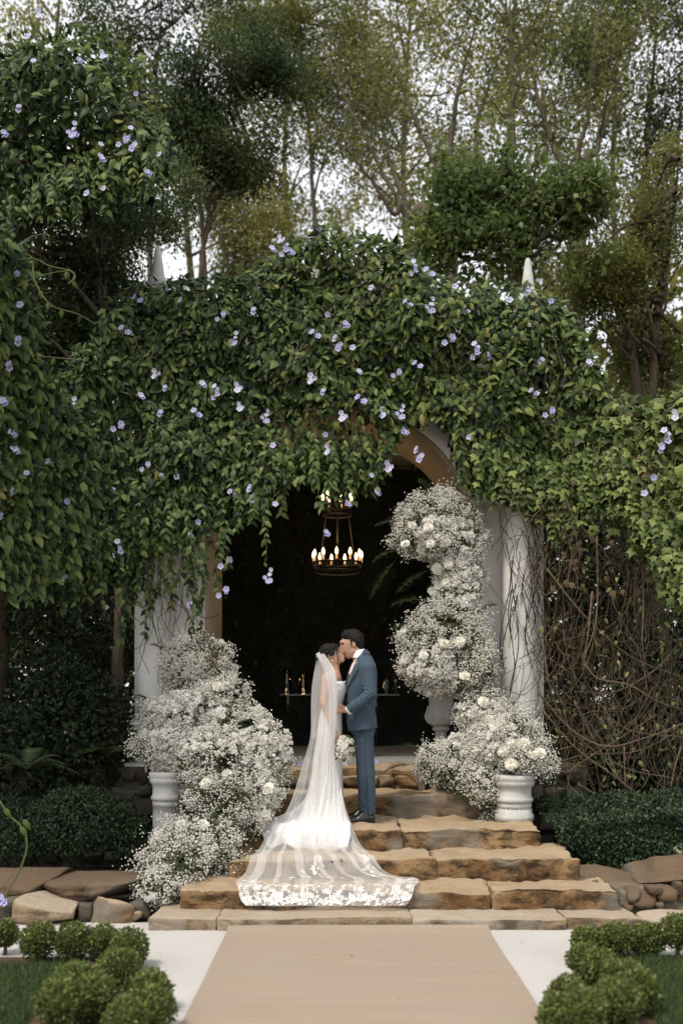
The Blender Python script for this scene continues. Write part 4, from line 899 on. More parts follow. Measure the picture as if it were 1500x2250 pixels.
limb_tree('climber_tree', 'tree smothered in broad-leaved yellow green climber behind the right finial', [[(1150, 800), (1140, 620), (1130, 480), (1110, 400)]], 13.5, M['climb_leaf'], M['bark_dark'], 10, 26, .12, .2, .45, .08, tpl=DIA3, clumps=[(1060, 430, 100, 80, 480, 0), (1140, 400, 100, 80, 480, 0), (1100, 520, 150, 90, 760, 0), (1010, 540, 80, 60, 420, 0), (1200, 520, 90, 90, 560, 0), (1265, 430, 45, 55, 500, 0), (1010, 440, 40, 80, 400, 0), (930, 510, 50, 30, 260, 0)])
# climber over a tree top, upper left, with lilac flowers
GT = poly_fn([(-60, 60), (0, 55), (80, 45), (140, 60), (220, 90), (280, 140), (330, 210), (362, 280), (380, 300)])
GB = poly_fn([(-60, 520), (0, 500), (60, 470), (110, 440), (150, 430), (220, 440), (280, 400), (330, 395), (362, 340), (380, 300)])
def gdepth(px, py): return 9.6 + 0 * px
gv = empty('vine_covered_tree', (-3, 9.9, 0), 'rounded tree top wrapped in trumpet vine with lilac flowers above the left side', 'tree')
curtain(gv, GT, GB, -60, 375, gdepth, 4600, .115, LEAF, VINE_LEAVES, M['vine'], thick=.5, n_parts=250, roll=90, down=.7)
V, Fc = tube([(-3.6, 10.3, 0), (-3.5, 10.2, 4), (-3.2, 10.2, 7.6)], .13, 8); obj('trunk', V, Fc, M['bark_dark'], gv)
strands(gv, [(px, float(GB(px)) - 70, float(GB(px)) + rng.uniform(-5, 45)) for px in np.arange(-40, 370, 12)], LEAF, M['vine'], .11, gdepth)
N = 5200; c, _ = in_ell(N, P(150, 260, 10.5), (1.05, .55, .95)); scatter('inner_foliage', c, rnd(N), rnd(N) + np.array([0, -.6, .5]), rng.uniform(.05, .1, N), DIA3, M['vine'], gv)
flowers(gv, [(160, 275, 5), (165, 285, 3), (290, 300, 5), (270, 305, 3), (225, 345, 2), (325, 372, 3), (175, 125, 3), (225, 115, 3), (75, 135, 1), (45, 235, 2), (10, 285, 3), (190, 420, 1), (228, 410, 1), (60, 75, 1), (85, 25, 3), (222, 318, 1), (288, 282, 1), (300, 205, 1), (350, 335, 1)], lambda x, y: 9.5)
# a second, sunnier rank of trees behind, its foliage in loose sprays with openings between
BT = [(120, 330, 230, 330, 'pale_leaf', 'far tree closing the view behind the vine covered tree top'), (420, 430, 190, 330, 'pale_leaf', 'far sunlit tree seen past the dark small-leaved tree'), (640, 200, 200, 330, 'olive_leaf', 'far feathery tree over the crown of the arch'), (900, 260, 200, 380, 'pale_leaf', 'far yellow green tree behind the slender pale limbs'), (1130, 240, 190, 380, 'olive_leaf', 'far olive tree behind the forked limbs'), (1360, 300, 210, 420, 'pale_leaf', 'far tall tree behind the dense right tree tops')]
for q, (cx_, cy_, rx_, ry_, lm, lab) in enumerate(BT):
    Yb = 26 + 1.3 * (q % 3); t = empty('background_tree', (P(cx_, 0, Yb)[0], Yb, 0), lab, 'tree', 'far rank of trees')
    st = spline([P(cx_, 1600, Yb), P(cx_ + 20, 900, Yb), P(cx_ - 15, 400, Yb), P(cx_ + 10, cy_ - ry_, Yb)], 8); V, Fc = tube(st, np.linspace(.16, .03, len(st)), 7); obj('trunk', V, Fc, M['bark'], t)
    S = Soup()
    for k in range(34):
        i = rng.integers(8, len(st) - 1); e = st[i] + (st[min(i + 1, len(st) - 1)] - st[i]) * rng.random() + np.array([rng.normal() * 1.3, rng.normal() * .6, abs(rng.normal()) * 1.1 + .2]); V, Fc = tube(spline([st[i], (st[i] + e) / 2 + rng.normal(size=3) * .15, e], 4), np.linspace(.045, .01, 9), 5, False); S.add(V, Fc)
    S.build('branches', M['bark'], t, kind='stuff')
    nc = 900; a = rng.uniform(-1, 1, nc); b_ = rng.uniform(-1, 1, nc); kp = a * a + b_ * b_ < 1; px = cx_ + a[kp] * rx_ * 1.15; py = cy_ + b_[kp] * ry_
    kp = fbm(np.stack([px, py, px * 0 + q * 700], 1), 1 / 75, 17, 2) > -.05
    cen = np.stack([P(u_, w_, Yb + rng.uniform(-1, 1)) for u_, w_ in zip(px[kp], py[kp])]); m_ = 34
    pos = (cen[:, None, :] + rng.normal(size=(len(cen), m_, 3)) * np.array([.3, .3, .17])).reshape(-1, 3); N = len(pos)
    scatter('crown', pos, rnd(N, .8) + np.array([0, -.1, -.45]), rnd(N, .8) + np.array([0, -.35, .6]), rng.uniform(.6, 1.3, N) * .115, DIA, M[lm], t, np.clip(rng.random(N) * .5 + .5 * fbm(pos, 1.1, 5, 3) + .25, 0, 1))
# tree added out of view on the left to shade the left column and shrubs
ot = empty('added_shade_tree', (-5.4, 6.6, 0), 'unseen tree added left of the lawn to shade the left shrubs', 'tree')
V, Fc = tube(spline([(-5.4, 6.6, 0), (-5.2, 6.7, 2.5), (-4.7, 6.9, 4.8), (-4.3, 7.1, 6.6)], 6), np.linspace(.17, .05, 19), 8); obj('trunk', V, Fc, M['bark_dark'], ot)
N = 7000; pos, _ = in_ell(N, (-4.75, 7.0, 6.6), (1.45, 1.9, 1.3), .3); scatter('crown', pos, rnd(N, .8) + np.array([0, 0, -.4]), rnd(N, .8) + np.array([0, 0, .6]), rng.uniform(.1, .2, N), DIA3, M['vine'], ot)
# far wood closing the view behind everything
N = 16000; px = rng.uniform(-300, 1800, N); base = 640 + 90 * vnoise(np.stack([px / 120, px * 0, px * 0], 1), 1, 4); py = base + rng.random(N) ** .8 * (1500 - base)
pos = np.stack([P(a, b, y) for a, b, y in zip(px, py, rng.uniform(28, 36, N))]); kp = pos[:, 2] > .1; pos = pos[kp]; N = len(pos)
scatter('far_wood', pos, rnd(N), rnd(N) + np.array([0, -.5, .5]), rng.uniform(.3, .75, N), DIA3, M['olive_leaf'], label='dim belt of far woodland seen through the tree stems', cat='woodland')
# ------------------------------------------------------------------ shrubs and hedges
M['core'] = plain('dark_green_twigs', (.03, .042, .014), .95, .05, (60, (.05, .06, .02), .8), (60, .8, .02))
def bush(name, label, blobs, leafmat, lsize, cat='shrub', tpl=DIA3, group=None, stem=None, wood='twig_dark'):
    """blobs: (px, py, rx, ry, Y, depth, n)"""
    b0 = blobs[0]; c0 = P(b0[0], b0[1], b0[4]); t = empty(name, (c0[0], c0[1], 0), label, cat, group); pos = []; dd = []; S = Soup()
    for (px, py, rx, ry, Y, dp, n) in blobs:
        k_ = Y / F; c = P(px, py, Y); a, d = in_ell(n, c, (rx * k_, dp, ry * k_), .55); pos.append(a); dd.append(d)
        for q in range(5):
            e = a[q]; f = np.array([c[0] + rng.uniform(-.15, .15), Y, 0.0]); V, Fc = tube(spline([f, (f + e) / 2 + rng.normal(size=3) * .08, e], 4), np.linspace(.014, .005, 9), 4, False); S.add(V, Fc)
    S.build('stems', M[wood], t, kind='stuff'); pos = np.concatenate(pos); dd = np.concatenate(dd); kp = pos[:, 2] > .02; pos, dd = pos[kp], dd[kp]; N = len(pos)
    pos = pos + dd * (fbm(pos, 3, 8, 2) * .08)[:, None]
    scatter('foliage', pos, dd * .6 + rnd(N, .6) + np.array([0, 0, -.2]), dd + rnd(N, .5) + np.array([0, -.2, .5]), rng.uniform(.6, 1.3, N) * lsize, tpl, leafmat, t)
    return t
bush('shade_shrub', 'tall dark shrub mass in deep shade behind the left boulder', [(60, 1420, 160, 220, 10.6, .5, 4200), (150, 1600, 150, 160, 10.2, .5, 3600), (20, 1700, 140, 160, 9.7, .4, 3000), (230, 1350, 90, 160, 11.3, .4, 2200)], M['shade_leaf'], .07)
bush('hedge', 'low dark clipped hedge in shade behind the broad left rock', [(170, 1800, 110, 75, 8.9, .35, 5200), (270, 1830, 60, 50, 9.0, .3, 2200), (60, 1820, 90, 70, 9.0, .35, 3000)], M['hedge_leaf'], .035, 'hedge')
bush('backing_screen', 'tall dark backing foliage added far behind the spotted trunk', [(60, 1150, 220, 240, 14.0, .6, 5200), (240, 1250, 160, 260, 14.2, .6, 4200), (40, 1550, 240, 200, 14.0, .6, 4200), (280, 1550, 150, 180, 13.6, .5, 3000)], M['shade_leaf'], .13)  # dark foliage backing, added to close bright gaps between the left shrubs
bush('back_shrub', 'tall shaded shrub behind the dry vine tangle', [(1300, 1150, 160, 260, 12.2, .5, 5200), (1440, 1300, 150, 300, 12.4, .5, 5200), (1330, 1560, 200, 220, 12.2, .5, 5000), (1500, 1600, 140, 250, 12.3, .5, 3600), (1230, 1500, 80, 260, 12.6, .4, 2600)], M['shade_leaf'], .09)
# clipped low hedge, right: one long body with a level top
hx = empty('hedge', (2.9, 9.3, 0), 'long low clipped green hedge of small leaves under the dry vine tangle', 'hedge')
N = 26000; u = rng.random(N); x = rng.uniform(1.86, 4.3, N); front = rng.random(N)
y = np.where(u < .5, 8.75 + .1 * rng.random(N), rng.uniform(8.75, 10.0, N)); zt_ = .60 + .07 * vnoise(np.stack([x, y, x * 0], 1), 3, 2) + .04 * vnoise(np.stack([x, y, x * 0], 1), 9, 3) + .06 * np.clip((x - 2.1), -1, 1.5) + .1 * (y - 8.75)
z = np.where(u < .5, rng.uniform(.12, 1, N) * zt_, zt_ - .06 * rng.random(N) ** 2); y = y + .12 * vnoise(np.stack([x, z, x * 0], 1), 4, 6) + .25 * np.clip(z - .45, 0, 1) * (u < .5)
x = x + (.18 * rng.random(N)) * (x < 2.0) * (1 - z)
pos = np.stack([x, y, z], 1); dn = np.where((u < .5)[:, None], np.array([0, -1, .3]), np.array([0, -.3, 1.0])); 
scatter('foliage', pos, dn * .5 + rnd(N, .6) + np.array([0, 0, -.2]), dn + rnd(N, .5), rng.uniform(.6, 1.35, N) * .036, DIA3, M['hedge_leaf'], hx, np.clip(rng.random(N) * .85 + .2 * fbm(pos, 5, 3, 2), 0, 1))
V, Fc = slab_geo(2.12, 4.3, 9.0, 9.95, 0, .5, 5, .04, .15, .12); obj('twiggy_core', V, Fc, M['core'], hx)
# box balls
def core(c, r):
    a = np.linspace(0, math.pi, 7); return lathe([(r * math.sin(t) + .001, -r * math.cos(t)) for t in a], 12, c)
def box_ball(px, py, rp, base, label, side):
    Y = Yg(base); r = rp * Y / F * 1.06; c = P(px, py, Y); t = empty('box_ball', (c[0], Y, 0), label, 'topiary', 'clipped box balls ' + side)
    V, Fc = tube([(c[0], Y, 0), (c[0] + .004, Y, c[2] * .5), (c[0], Y, c[2])], [.014, .012, .01], 6); obj('stem', V, Fc, M['bark'], t)
    V, Fc = core(tuple(c), r * .8); obj('twiggy_core', V, Fc, M['core'], t)
    N = 1700; d = unit(rng.normal(size=(N, 3))); rr = r * (1 + .15 * vnoise(d * 2.1 + px, 1, 5) + .08 * vnoise(d * 6 + px, 1, 6)) * rng.uniform(.82, 1.03, N)
    pos = c + d * rr[:, None] * np.array([1, 1, .97]); pos[:, 2] = np.maximum(pos[:, 2], .012)
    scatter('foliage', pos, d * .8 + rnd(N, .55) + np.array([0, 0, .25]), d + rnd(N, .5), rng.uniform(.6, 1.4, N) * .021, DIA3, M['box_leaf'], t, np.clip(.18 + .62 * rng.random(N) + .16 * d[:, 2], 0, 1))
LB_ = [(12, 2050, 26, 2098, 'box ball at the outer end of the left row, next to the paving'), (85, 2066, 36, 2112, 'round box ball standing alone on a bare stem in the left row'), (162, 2067, 37, 2110, 'full box ball in the left row before the pale rounded stone'), (227, 2070, 34, 2110, 'box ball merging into the left corner clump'), (283, 2084, 40, 2126, 'box ball at the left path corner, its side against the white paving'),
       (262, 2128, 43, 2170, 'box ball tucked inside the left corner clump beneath another'), (168, 2165, 50, 2232, 'wide box ball of the left scroll beside the lawn'), (213, 2192, 47, 2248, 'box ball in the middle of the left scroll, overlapping the wide one'), (135, 2205, 50, 2268, 'box ball of the left scroll deep in the lawn'), (328, 2177, 43, 2222, 'box ball touching the white path strip beside the carpet, left scroll'), (330, 2217, 48, 2266, 'large box ball at the path edge, left scroll, nearest the carpet'), (278, 2243, 46, 2290, 'box ball at the lower end of the left scroll')]
RB_ = [(1487, 2048, 36, 2106, 'box ball on a clear stem at the outer end of the right row'), (1419, 2065, 34, 2098, 'full round box ball standing free in the right row'), (1351, 2066, 35, 2104, 'box ball in the right row next to the corner clump'), (1293, 2070, 34, 2112, 'box ball at the right path corner by the kerb step'), (1286, 2110, 34, 2152, 'box ball below the right path corner against the paving'), (1318, 2125, 37, 2166, 'box ball inside the right corner clump'),
       (1368, 2150, 42, 2202, 'box ball of the right scroll beside the dark lawn'), (1398, 2176, 46, 2230, 'box ball of the right scroll farthest into the lawn'), (1352, 2204, 50, 2262, 'wide shaded box ball in the middle of the right scroll'), (1248, 2193, 44, 2242, 'box ball bulging over the white path, right scroll'), (1280, 2225, 50, 2282, 'box ball at the lower end of the right scroll'), (1230, 2232, 44, 2290, 'box ball beside the carpet at the lower path edge, right scroll')]
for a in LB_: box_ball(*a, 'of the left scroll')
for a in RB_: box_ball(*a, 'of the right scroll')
# ferns and strap leaves at the left column foot
def fern(px, py, Y, n, L, label, mat='fern', spread=1.0, droop=.5):
    c = P(px, py, Y); t = empty('fern', tuple(c), label, 'fern')
    for k in range(n):
        a = rng.uniform(0, 2 * math.pi); d = np.array([math.cos(a) * spread, math.sin(a) * spread * .7 - .25, rng.uniform(.3, .9)]); d = unit(d); l_ = L * rng.uniform(.7, 1.15); m = 18
        pts = np.array([c + d * l_ * s + np.array([0, 0, -droop * l_ * s * s]) for s in np.linspace(0, 1, m)]); S = Soup()
        V, Fc = tube(pts, np.linspace(.004, .0015, m), 4, False); S.add(V, Fc)
        side = unit(np.cross(d, np.array([0, 0, 1.0])))
        for i in range(2, m):
            w = l_ * .2 * math.sin(math.pi * (i / m) ** .8) + .012; tn = unit(pts[i] - pts[i - 1])
            for s in (-1, 1):
                b = pts[i]; e = b + side * s * w + tn * w * .45 - np.array([0, 0, .15 * w]); wv = tn * .010
                S.add([b - wv, b + wv, e], [(0, 1, 2)], rng.random())
        S.build('frond', M[mat], t)
fern(235, 1660, 9.9, 9, .5, 'drooping fern fronds at the foot of the spotted trunk')
fern(60, 1690, 9.0, 7, .5, 'brownish fern beside the left shrub in shade')
fern(330, 1545, 10.1, 5, .4, 'dark strap-leaved fern behind the top of the left flowers', 'dark_leaf')
# ------------------------------------------------------------------ flower arrangements
ROSES = [mesh_data('rose', *ruffled(60 + k), [M['rose']], True, np.repeat(np.random.default_rng(k).random(len(ruffled(60 + k)[0]) // 4), 4)) for k in range(6)]
CLUS = []
for k in range(8):
    V, Fc = ball_cluster(40 + k, 16); CLUS.append(mesh_data('blossom_cluster', V, Fc, [M['mum']], True, np.repeat(np.random.default_rng(k).random(len(V) // 13), 13)[:len(V)] if len(V) % 13 == 0 else np.random.default_rng(k).random(len(V))))
def face_matrix(p, d, s, roll=None):
    d = Vector(unit(d)); q = d.to_track_quat('Z', 'Y'); r = random.uniform(0, 6.28) if roll is None else roll
    return Matrix.Translation(Vector(p)) @ q.to_matrix().to_4x4() @ Matrix.Rotation(r, 4, 'Z') @ Matrix.Scale(s, 4)
def arrangement(name, label, blobs, roses, n_gyp, n_clus, n_green, mum_patches, green_holes=(), fronds=()):
    """blobs (px,py,rx,ry,Y,depth); roses (px,py,Ydelta)"""
    w = np.array([b[2] * b[3] for b in blobs], float); w /= w.sum()
    Y0 = blobs[0][4]; t = empty(name, tuple(P(blobs[-1][0], blobs[-1][1] + blobs[-1][3], blobs[-1][4])), label, 'flowers', 'white flower arrangements on the steps')
    C = np.array([P(b[0], b[1], b[4]) for b in blobs]); Rr = np.array([(b[2] * b[4] / F, b[5], b[3] * b[4] / F) for b in blobs])
    def surf(n, lo=.8, hi=1.08):
        i = rng.choice(len(blobs), n, p=w); d = unit(rng.normal(size=(n, 3)) * np.array([1, 1, 1])); d[:, 1] = np.where(rng.random(n) < .78, -abs(d[:, 1]), d[:, 1])
        q = C[i] + d * Rr[i] * rng.uniform(lo, hi, n)[:, None]
        q += d * (fbm(q, 2.4, 77, 2) * .13 + fbm(q, 7, 78, 2) * .05)[:, None]
        # drop those buried inside another blob
        bur = np.zeros(n, bool)
        for c, r in zip(C, Rr): bur |= (((q - c) / r) ** 2).sum(1) < .62 * lo * lo
        q, d = q[~bur], d[~bur]; q[:, 2] = np.maximum(q[:, 2], .03); return q, d
    # base greenery: fine stems and small leaves
    q, d = surf(n_green, .62, 1.0); N = len(q)
    scatter('greenery', q, d * .7 + rnd(N, .6), d + rnd(N, .6) + np.array([0, -.2, .3]), rng.uniform(.6, 1.4, N) * .045, DIA3, M['greenery'], t)
    q, d = surf(int(n_green * .8), .7, .95); N = len(q)
    scatter('fine_stems', q, d + rnd(N, .45) + np.array([0, 0, .1]), rnd(N), rng.uniform(.07, .17, N), (np.array([(-.012, 0, 0), (.012, 0, 0), (.005, 1, 0)]), [(0, 1, 2)]), M['greenery'], t)
    # baby's breath: clumps of tiny heads
    nc = max(20, n_gyp // 30); q, d = surf(nc, .84, 1.12); P_ = []; D_ = []
    for c, dd in zip(q, d):
        m = rng.integers(22, 58); s = rng.uniform(.022, .045); P_.append(c + rng.normal(size=(m, 3)) * s); D_.append(np.repeat(dd[None], m, 0))
    g = np.concatenate(P_); gd = np.concatenate(D_); g[:, 2] = np.maximum(g[:, 2], .02)
    for (px, py, r) in green_holes:
        ux = CX + g[:, 0] * F / g[:, 1]; uy = HY - (g[:, 2] - ZC) * F / g[:, 1]; kp = ((ux - px) ** 2 + ((uy - py) * 1.3) ** 2) > r * r; g, gd = g[kp], gd[kp]
    N = len(g); scatter('babys_breath', g, rnd(N), gd + rnd(N, .6), rng.uniform(.006, .0115, N), OCT, M['gyp'], t, smooth=True)
    # sprays of small white blossoms
    q, d = surf(n_clus * 3, .92, 1.12); sc = np.array([vnoise((q[k] * 2.1)[None], 1, 9)[0] for k in range(len(q))]); k = np.argsort(-sc)[:n_clus]
    for i in k:
        s = rng.uniform(.03, .052); inst('blossom_cluster', random.choice(CLUS), t, face_matrix(q[i], d[i] + np.array([0, -.5, .25]), s))
    # loose sprays standing proud of the mass
    q, d = surf(90, .95, 1.05); S = Soup(); P_ = []
    for c, dd in list(zip(q, d))[:60]:
        e = unit(dd + rng.normal(size=3) * .4 + np.array([0, -.1, .25])); L = rng.uniform(.07, .17); tip = c + e * L; V, Fc = tube([c - e * .05, c + e * L * .5, tip], .0014, 3, False); S.add(V, Fc, .4); m = rng.integers(14, 34); s = rng.random(m) ** .6
        P_.append(c + e * L * s[:, None] + rng.normal(size=(m, 3)) * (.012 + .022 * s)[:, None])
    S.build('spray_stems', M['greenery'], t, kind='stuff'); g = np.concatenate(P_); N = len(g); scatter('spray_heads', g, rnd(N), rnd(N), rng.uniform(.0055, .01, N), OCT, M['gyp'], t)
    for (px, py, dy) in roses:
        # sit on the front of the body there
        best = None
        for c, r, b in zip(C, Rr, blobs):
            ux, uy = (px - b[0]) / b[2], (py - b[1]) / b[3]; e = 1 - ux * ux - uy * uy
            if e > -.3:
                yy = b[4] - b[5] * math.sqrt(max(e, 0)); best = yy if best is None else min(best, yy)
        if best is None: best = blobs[0][4]
        p = P(px, py, best - .03 + dy); inst('rose', random.choice(ROSES), t, face_matrix(p, np.array([rng.uniform(-.5, .5), -1, rng.uniform(.1, .9)]), rng.uniform(.048, .066)))
    for (px, py, Y, dx, dz, L) in fronds:
        c = P(px, py, Y); dirv = unit(np.array([dx, -.25, dz])); m = 22; S = Soup()
        pts = np.array([c + dirv * L * s + np.array([0, 0, -.35 * L * s * s]) for s in np.linspace(0, 1, m)]); V, Fc = tube(pts, np.linspace(.003, .001, m), 3, False); S.add(V, Fc, .4)
        for i in range(3, m):
            for q_ in range(9):
                wl = (.09 * math.sin(math.pi * min(1, i / m * 1.02)) + .012) * rng.uniform(.5, 1); e = unit(rng.normal(size=3) * np.array([1, .7, .5]) + dirv * .7); nn = unit(rng.normal(size=3)) * .0022
                S.add([pts[i] - nn, pts[i] + nn, pts[i] + e * wl], [(0, 1, 2)], rng.random())
        S.build('fern_frond', M['fern'], t, smooth=False)
    return t
LBL = [(480, 1535, 70, 50, 9.5, .28), (432, 1475, 72, 62, 9.75, .3), (400, 1575, 95, 60, 9.35, .32), (520, 1610, 75, 62, 9.3, .3), (355, 1640, 62, 48, 9.05, .26), (560, 1660, 72, 65, 9.15, .3), (470, 1680, 80, 70, 8.95, .28), (560, 1735, 62, 55, 8.95, .26), (480, 1770, 72, 65, 8.7, .26), (545, 1800, 45, 45, 8.75, .2), (440, 1845, 82, 55, 8.45, .25), (400, 1900, 90, 52, 8.15, .24), (480, 1905, 62, 42, 8.3, .2), (350, 1950, 48, 32, 7.85, .15)]
arrangement('flower_cascade', 'great cascade of white blossoms tumbling from the left column to the lower steps', LBL,
            [(478, 1508, 0), (500, 1702, 0), (452, 1722, 0), (583, 1645, 0), (588, 1732, 0), (400, 1815, 0), (545, 1668, 0), (448, 1812, 0)], 30000, 640, 6500, (), [(548, 1605, 32), (492, 1690, 18), (520, 1530, 8)],
            [(330, 1650, 9.0, -.8, .3, .35), (440, 1430, 9.7, .2, 1, .3), (380, 1440, 9.8, -.7, .7, .3), (330, 1720, 8.85, -.6, -.3, .35), (420, 1720, 8.8, -.3, -.8, .3), (540, 1850, 8.6, .6, -.3, .25)])
RBL = [(965, 1140, 78, 58, 10.3, .26), (930, 1180, 72, 46, 10.2, .24), (995, 1200, 56, 58, 10.25, .24), (1000, 1255, 54, 58, 10.3, .24), (1002, 1310, 50, 50, 10.25, .22), (990, 1360, 66, 48, 10.2, .26), (990, 1425, 100, 68, 10.05, .36), (938, 1468, 62, 52, 9.95, .3), (1030, 1480, 66, 48, 10.0, .28)]
arrangement('flower_column', 'tall column of white blossoms climbing the right pier above the stone urn', RBL,
            [(980, 1160, 0), (945, 1195, 0), (978, 1190, 0), (940, 1160, 0), (985, 1240, 0), (980, 1280, 0), (950, 1300, 0), (1020, 1485, 0), (1010, 1410, 0), (930, 1440, 0), (905, 1155, 0), (890, 1195, 0), (975, 1415, 0), (960, 1250, 0), (1030, 1150, 0)], 22000, 440, 5200, (), (),
            [(900, 1150, 10.2, -1, .25, .38), (900, 1200, 10.2, -1, -.1, .4), (950, 1250, 10.2, -1, -.3, .4), (940, 1320, 10.1, -1, .2, .4), (930, 1380, 10.0, -1, .3, .38), (920, 1420, 10.0, -.9, .6, .4), (1040, 1350, 10.0, .8, .7, .3), (950, 1090, 10.2, -.5, .9, .3), (1000, 1090, 10.2, .2, 1, .28), (870, 1230, 10.3, -.7, -.7, .4), (960, 1340, 10.0, -.9, -.4, .4)])
RB2 = [(1065, 1570, 60, 55, 9.85, .26), (1105, 1630, 78, 60, 9.6, .3), (1150, 1665, 62, 42, 9.45, .28), (1040, 1660, 62, 52, 9.75, .26), (985, 1685, 66, 40, 9.8, .22), (1060, 1715, 45, 38, 9.55, .2), (1075, 1755, 20, 38, 9.5, .1)]
arrangement('flower_mound', 'mound of white roses and tiny blossoms on the right pedestal spilling to the steps', RB2,
            [(1062, 1543, 0), (1075, 1580, 0), (1100, 1590, 0), (1122, 1632, 0), (1105, 1648, 0), (1122, 1680, 0), (1170, 1660, 0), (995, 1678, 0), (1020, 1688, 0), (1070, 1590, 0), (1150, 1635, 0), (1075, 1660, 0), (1185, 1655, 0)], 17000, 280, 4200, (), (),
            [(930, 1650, 9.75, -.9, .5, .3), (1190, 1700, 9.4, .5, -.9, .4), (1185, 1690, 9.4, .9, -.4, .35), (1060, 1540, 9.8, .7, .6, .25), (900, 1680, 9.7, -1, .1, .25), (1130, 1720, 9.3, -.1, -1, .3)])
# leaf litter and petals blown over the paving and carpet
N = 60; pos = np.stack([rng.uniform(-3.2, 3.4, N), rng.uniform(4.9, 7.2, N), np.full(N, .014)], 1); pos[:, 2] += (abs(pos[:, 0] - .12) < .96) * .008
scatter('leaf_litter', pos, rnd(N) * np.array([1, 1, .1]), np.array([0, 0, 1.0]) + rnd(N, .25), rng.uniform(.008, .028, N), DIA3, M['brown_bract'], label='tiny dry leaf scraps scattered over the paving and carpet', cat='leaf litter')
# fallen lilac blooms on the top tread
for k, (px, py) in enumerate([(757, 1682), (826, 1678), (845, 1671), (660, 1680)]):
    Yq = Yg(py, .965); inst('fallen_bloom', LILACS[1][k % 3], None, Matrix.Translation(Vector(P(px, py - 4, Yq))) @ Matrix.Scale(1.1, 4))
    o = COL.objects[-1]; o['label'] = ['fallen lilac bloom between the gown and the trousers on the top tread', 'fallen lilac bloom just behind the trouser leg on the top tread', 'fallen lilac bloom alone on the top tread before the threshold', 'fallen lilac bloom beside the left flower cascade on the top tread'][k]; o['category'] = 'flower'; o['group'] = 'fallen blooms on the top step'
# ------------------------------------------------------------------ people: implicit surfaces
def surface_nets(Fv, org, h):
    s = Fv < 0; nx, ny, nz = Fv.shape
    c = [s[i:nx - 1 + i, j:ny - 1 + j, k:nz - 1 + k] for i in (0, 1) for j in (0, 1) for k in (0, 1)]
    anyv = np.logical_or.reduce(c); allv = np.logical_and.reduce(c); mask = anyv & ~allv
    I, J, K = np.nonzero(mask); n = len(I); idx = -np.ones(mask.shape, np.int64); idx[I, J, K] = np.arange(n)
    acc = np.zeros((n, 3)); cnt = np.zeros(n)
    corners = [(i, j, k) for i in (0, 1) for j in (0, 1) for k in (0, 1)]
    vals = {q: Fv[I + q[0], J + q[1], K + q[2]] for q in corners}
    for a in corners:
        for ax in range(3):
            if a[ax] == 0:
                b = list(a); b[ax] = 1; b = tuple(b); va, vb = vals[a], vals[b]; m = (va < 0) != (vb < 0)
                t = np.where(m, va / np.where(m, va - vb, 1), 0); p = np.repeat(np.array(a, float)[None], n, 0); p[:, ax] += t
                acc += p * m[:, None]; cnt += m
    V = (np.stack([I, J, K], 1) + acc / np.maximum(cnt, 1)[:, None]) * h + org
    Q = []
    for ax in range(3):
        sl0 = [slice(None)] * 3; sl1 = [slice(None)] * 3; sl0[ax] = slice(0, -1); sl1[ax] = slice(1, None)
        d = s[tuple(sl0)] != s[tuple(sl1)]; o1, o2 = [(1, 2), (2, 0), (0, 1)][ax]
        e = np.argwhere(d); e = e[(e[:, o1] > 0) & (e[:, o2] > 0) & (e[:, o1] < Fv.shape[o1] - 1) & (e[:, o2] < Fv.shape[o2] - 1)]
        def cell(d1, d2):
            q = e.copy(); q[:, o1] -= d1; q[:, o2] -= d2; return idx[q[:, 0], q[:, 1], q[:, 2]]
        quad = np.stack([cell(1, 1), cell(0, 1), cell(0, 0), cell(1, 0)], 1); flip = ~s[e[:, 0], e[:, 1], e[:, 2]]; quad[flip] = quad[flip][:, ::-1]; Q.append(quad)
    return V, np.concatenate(Q)
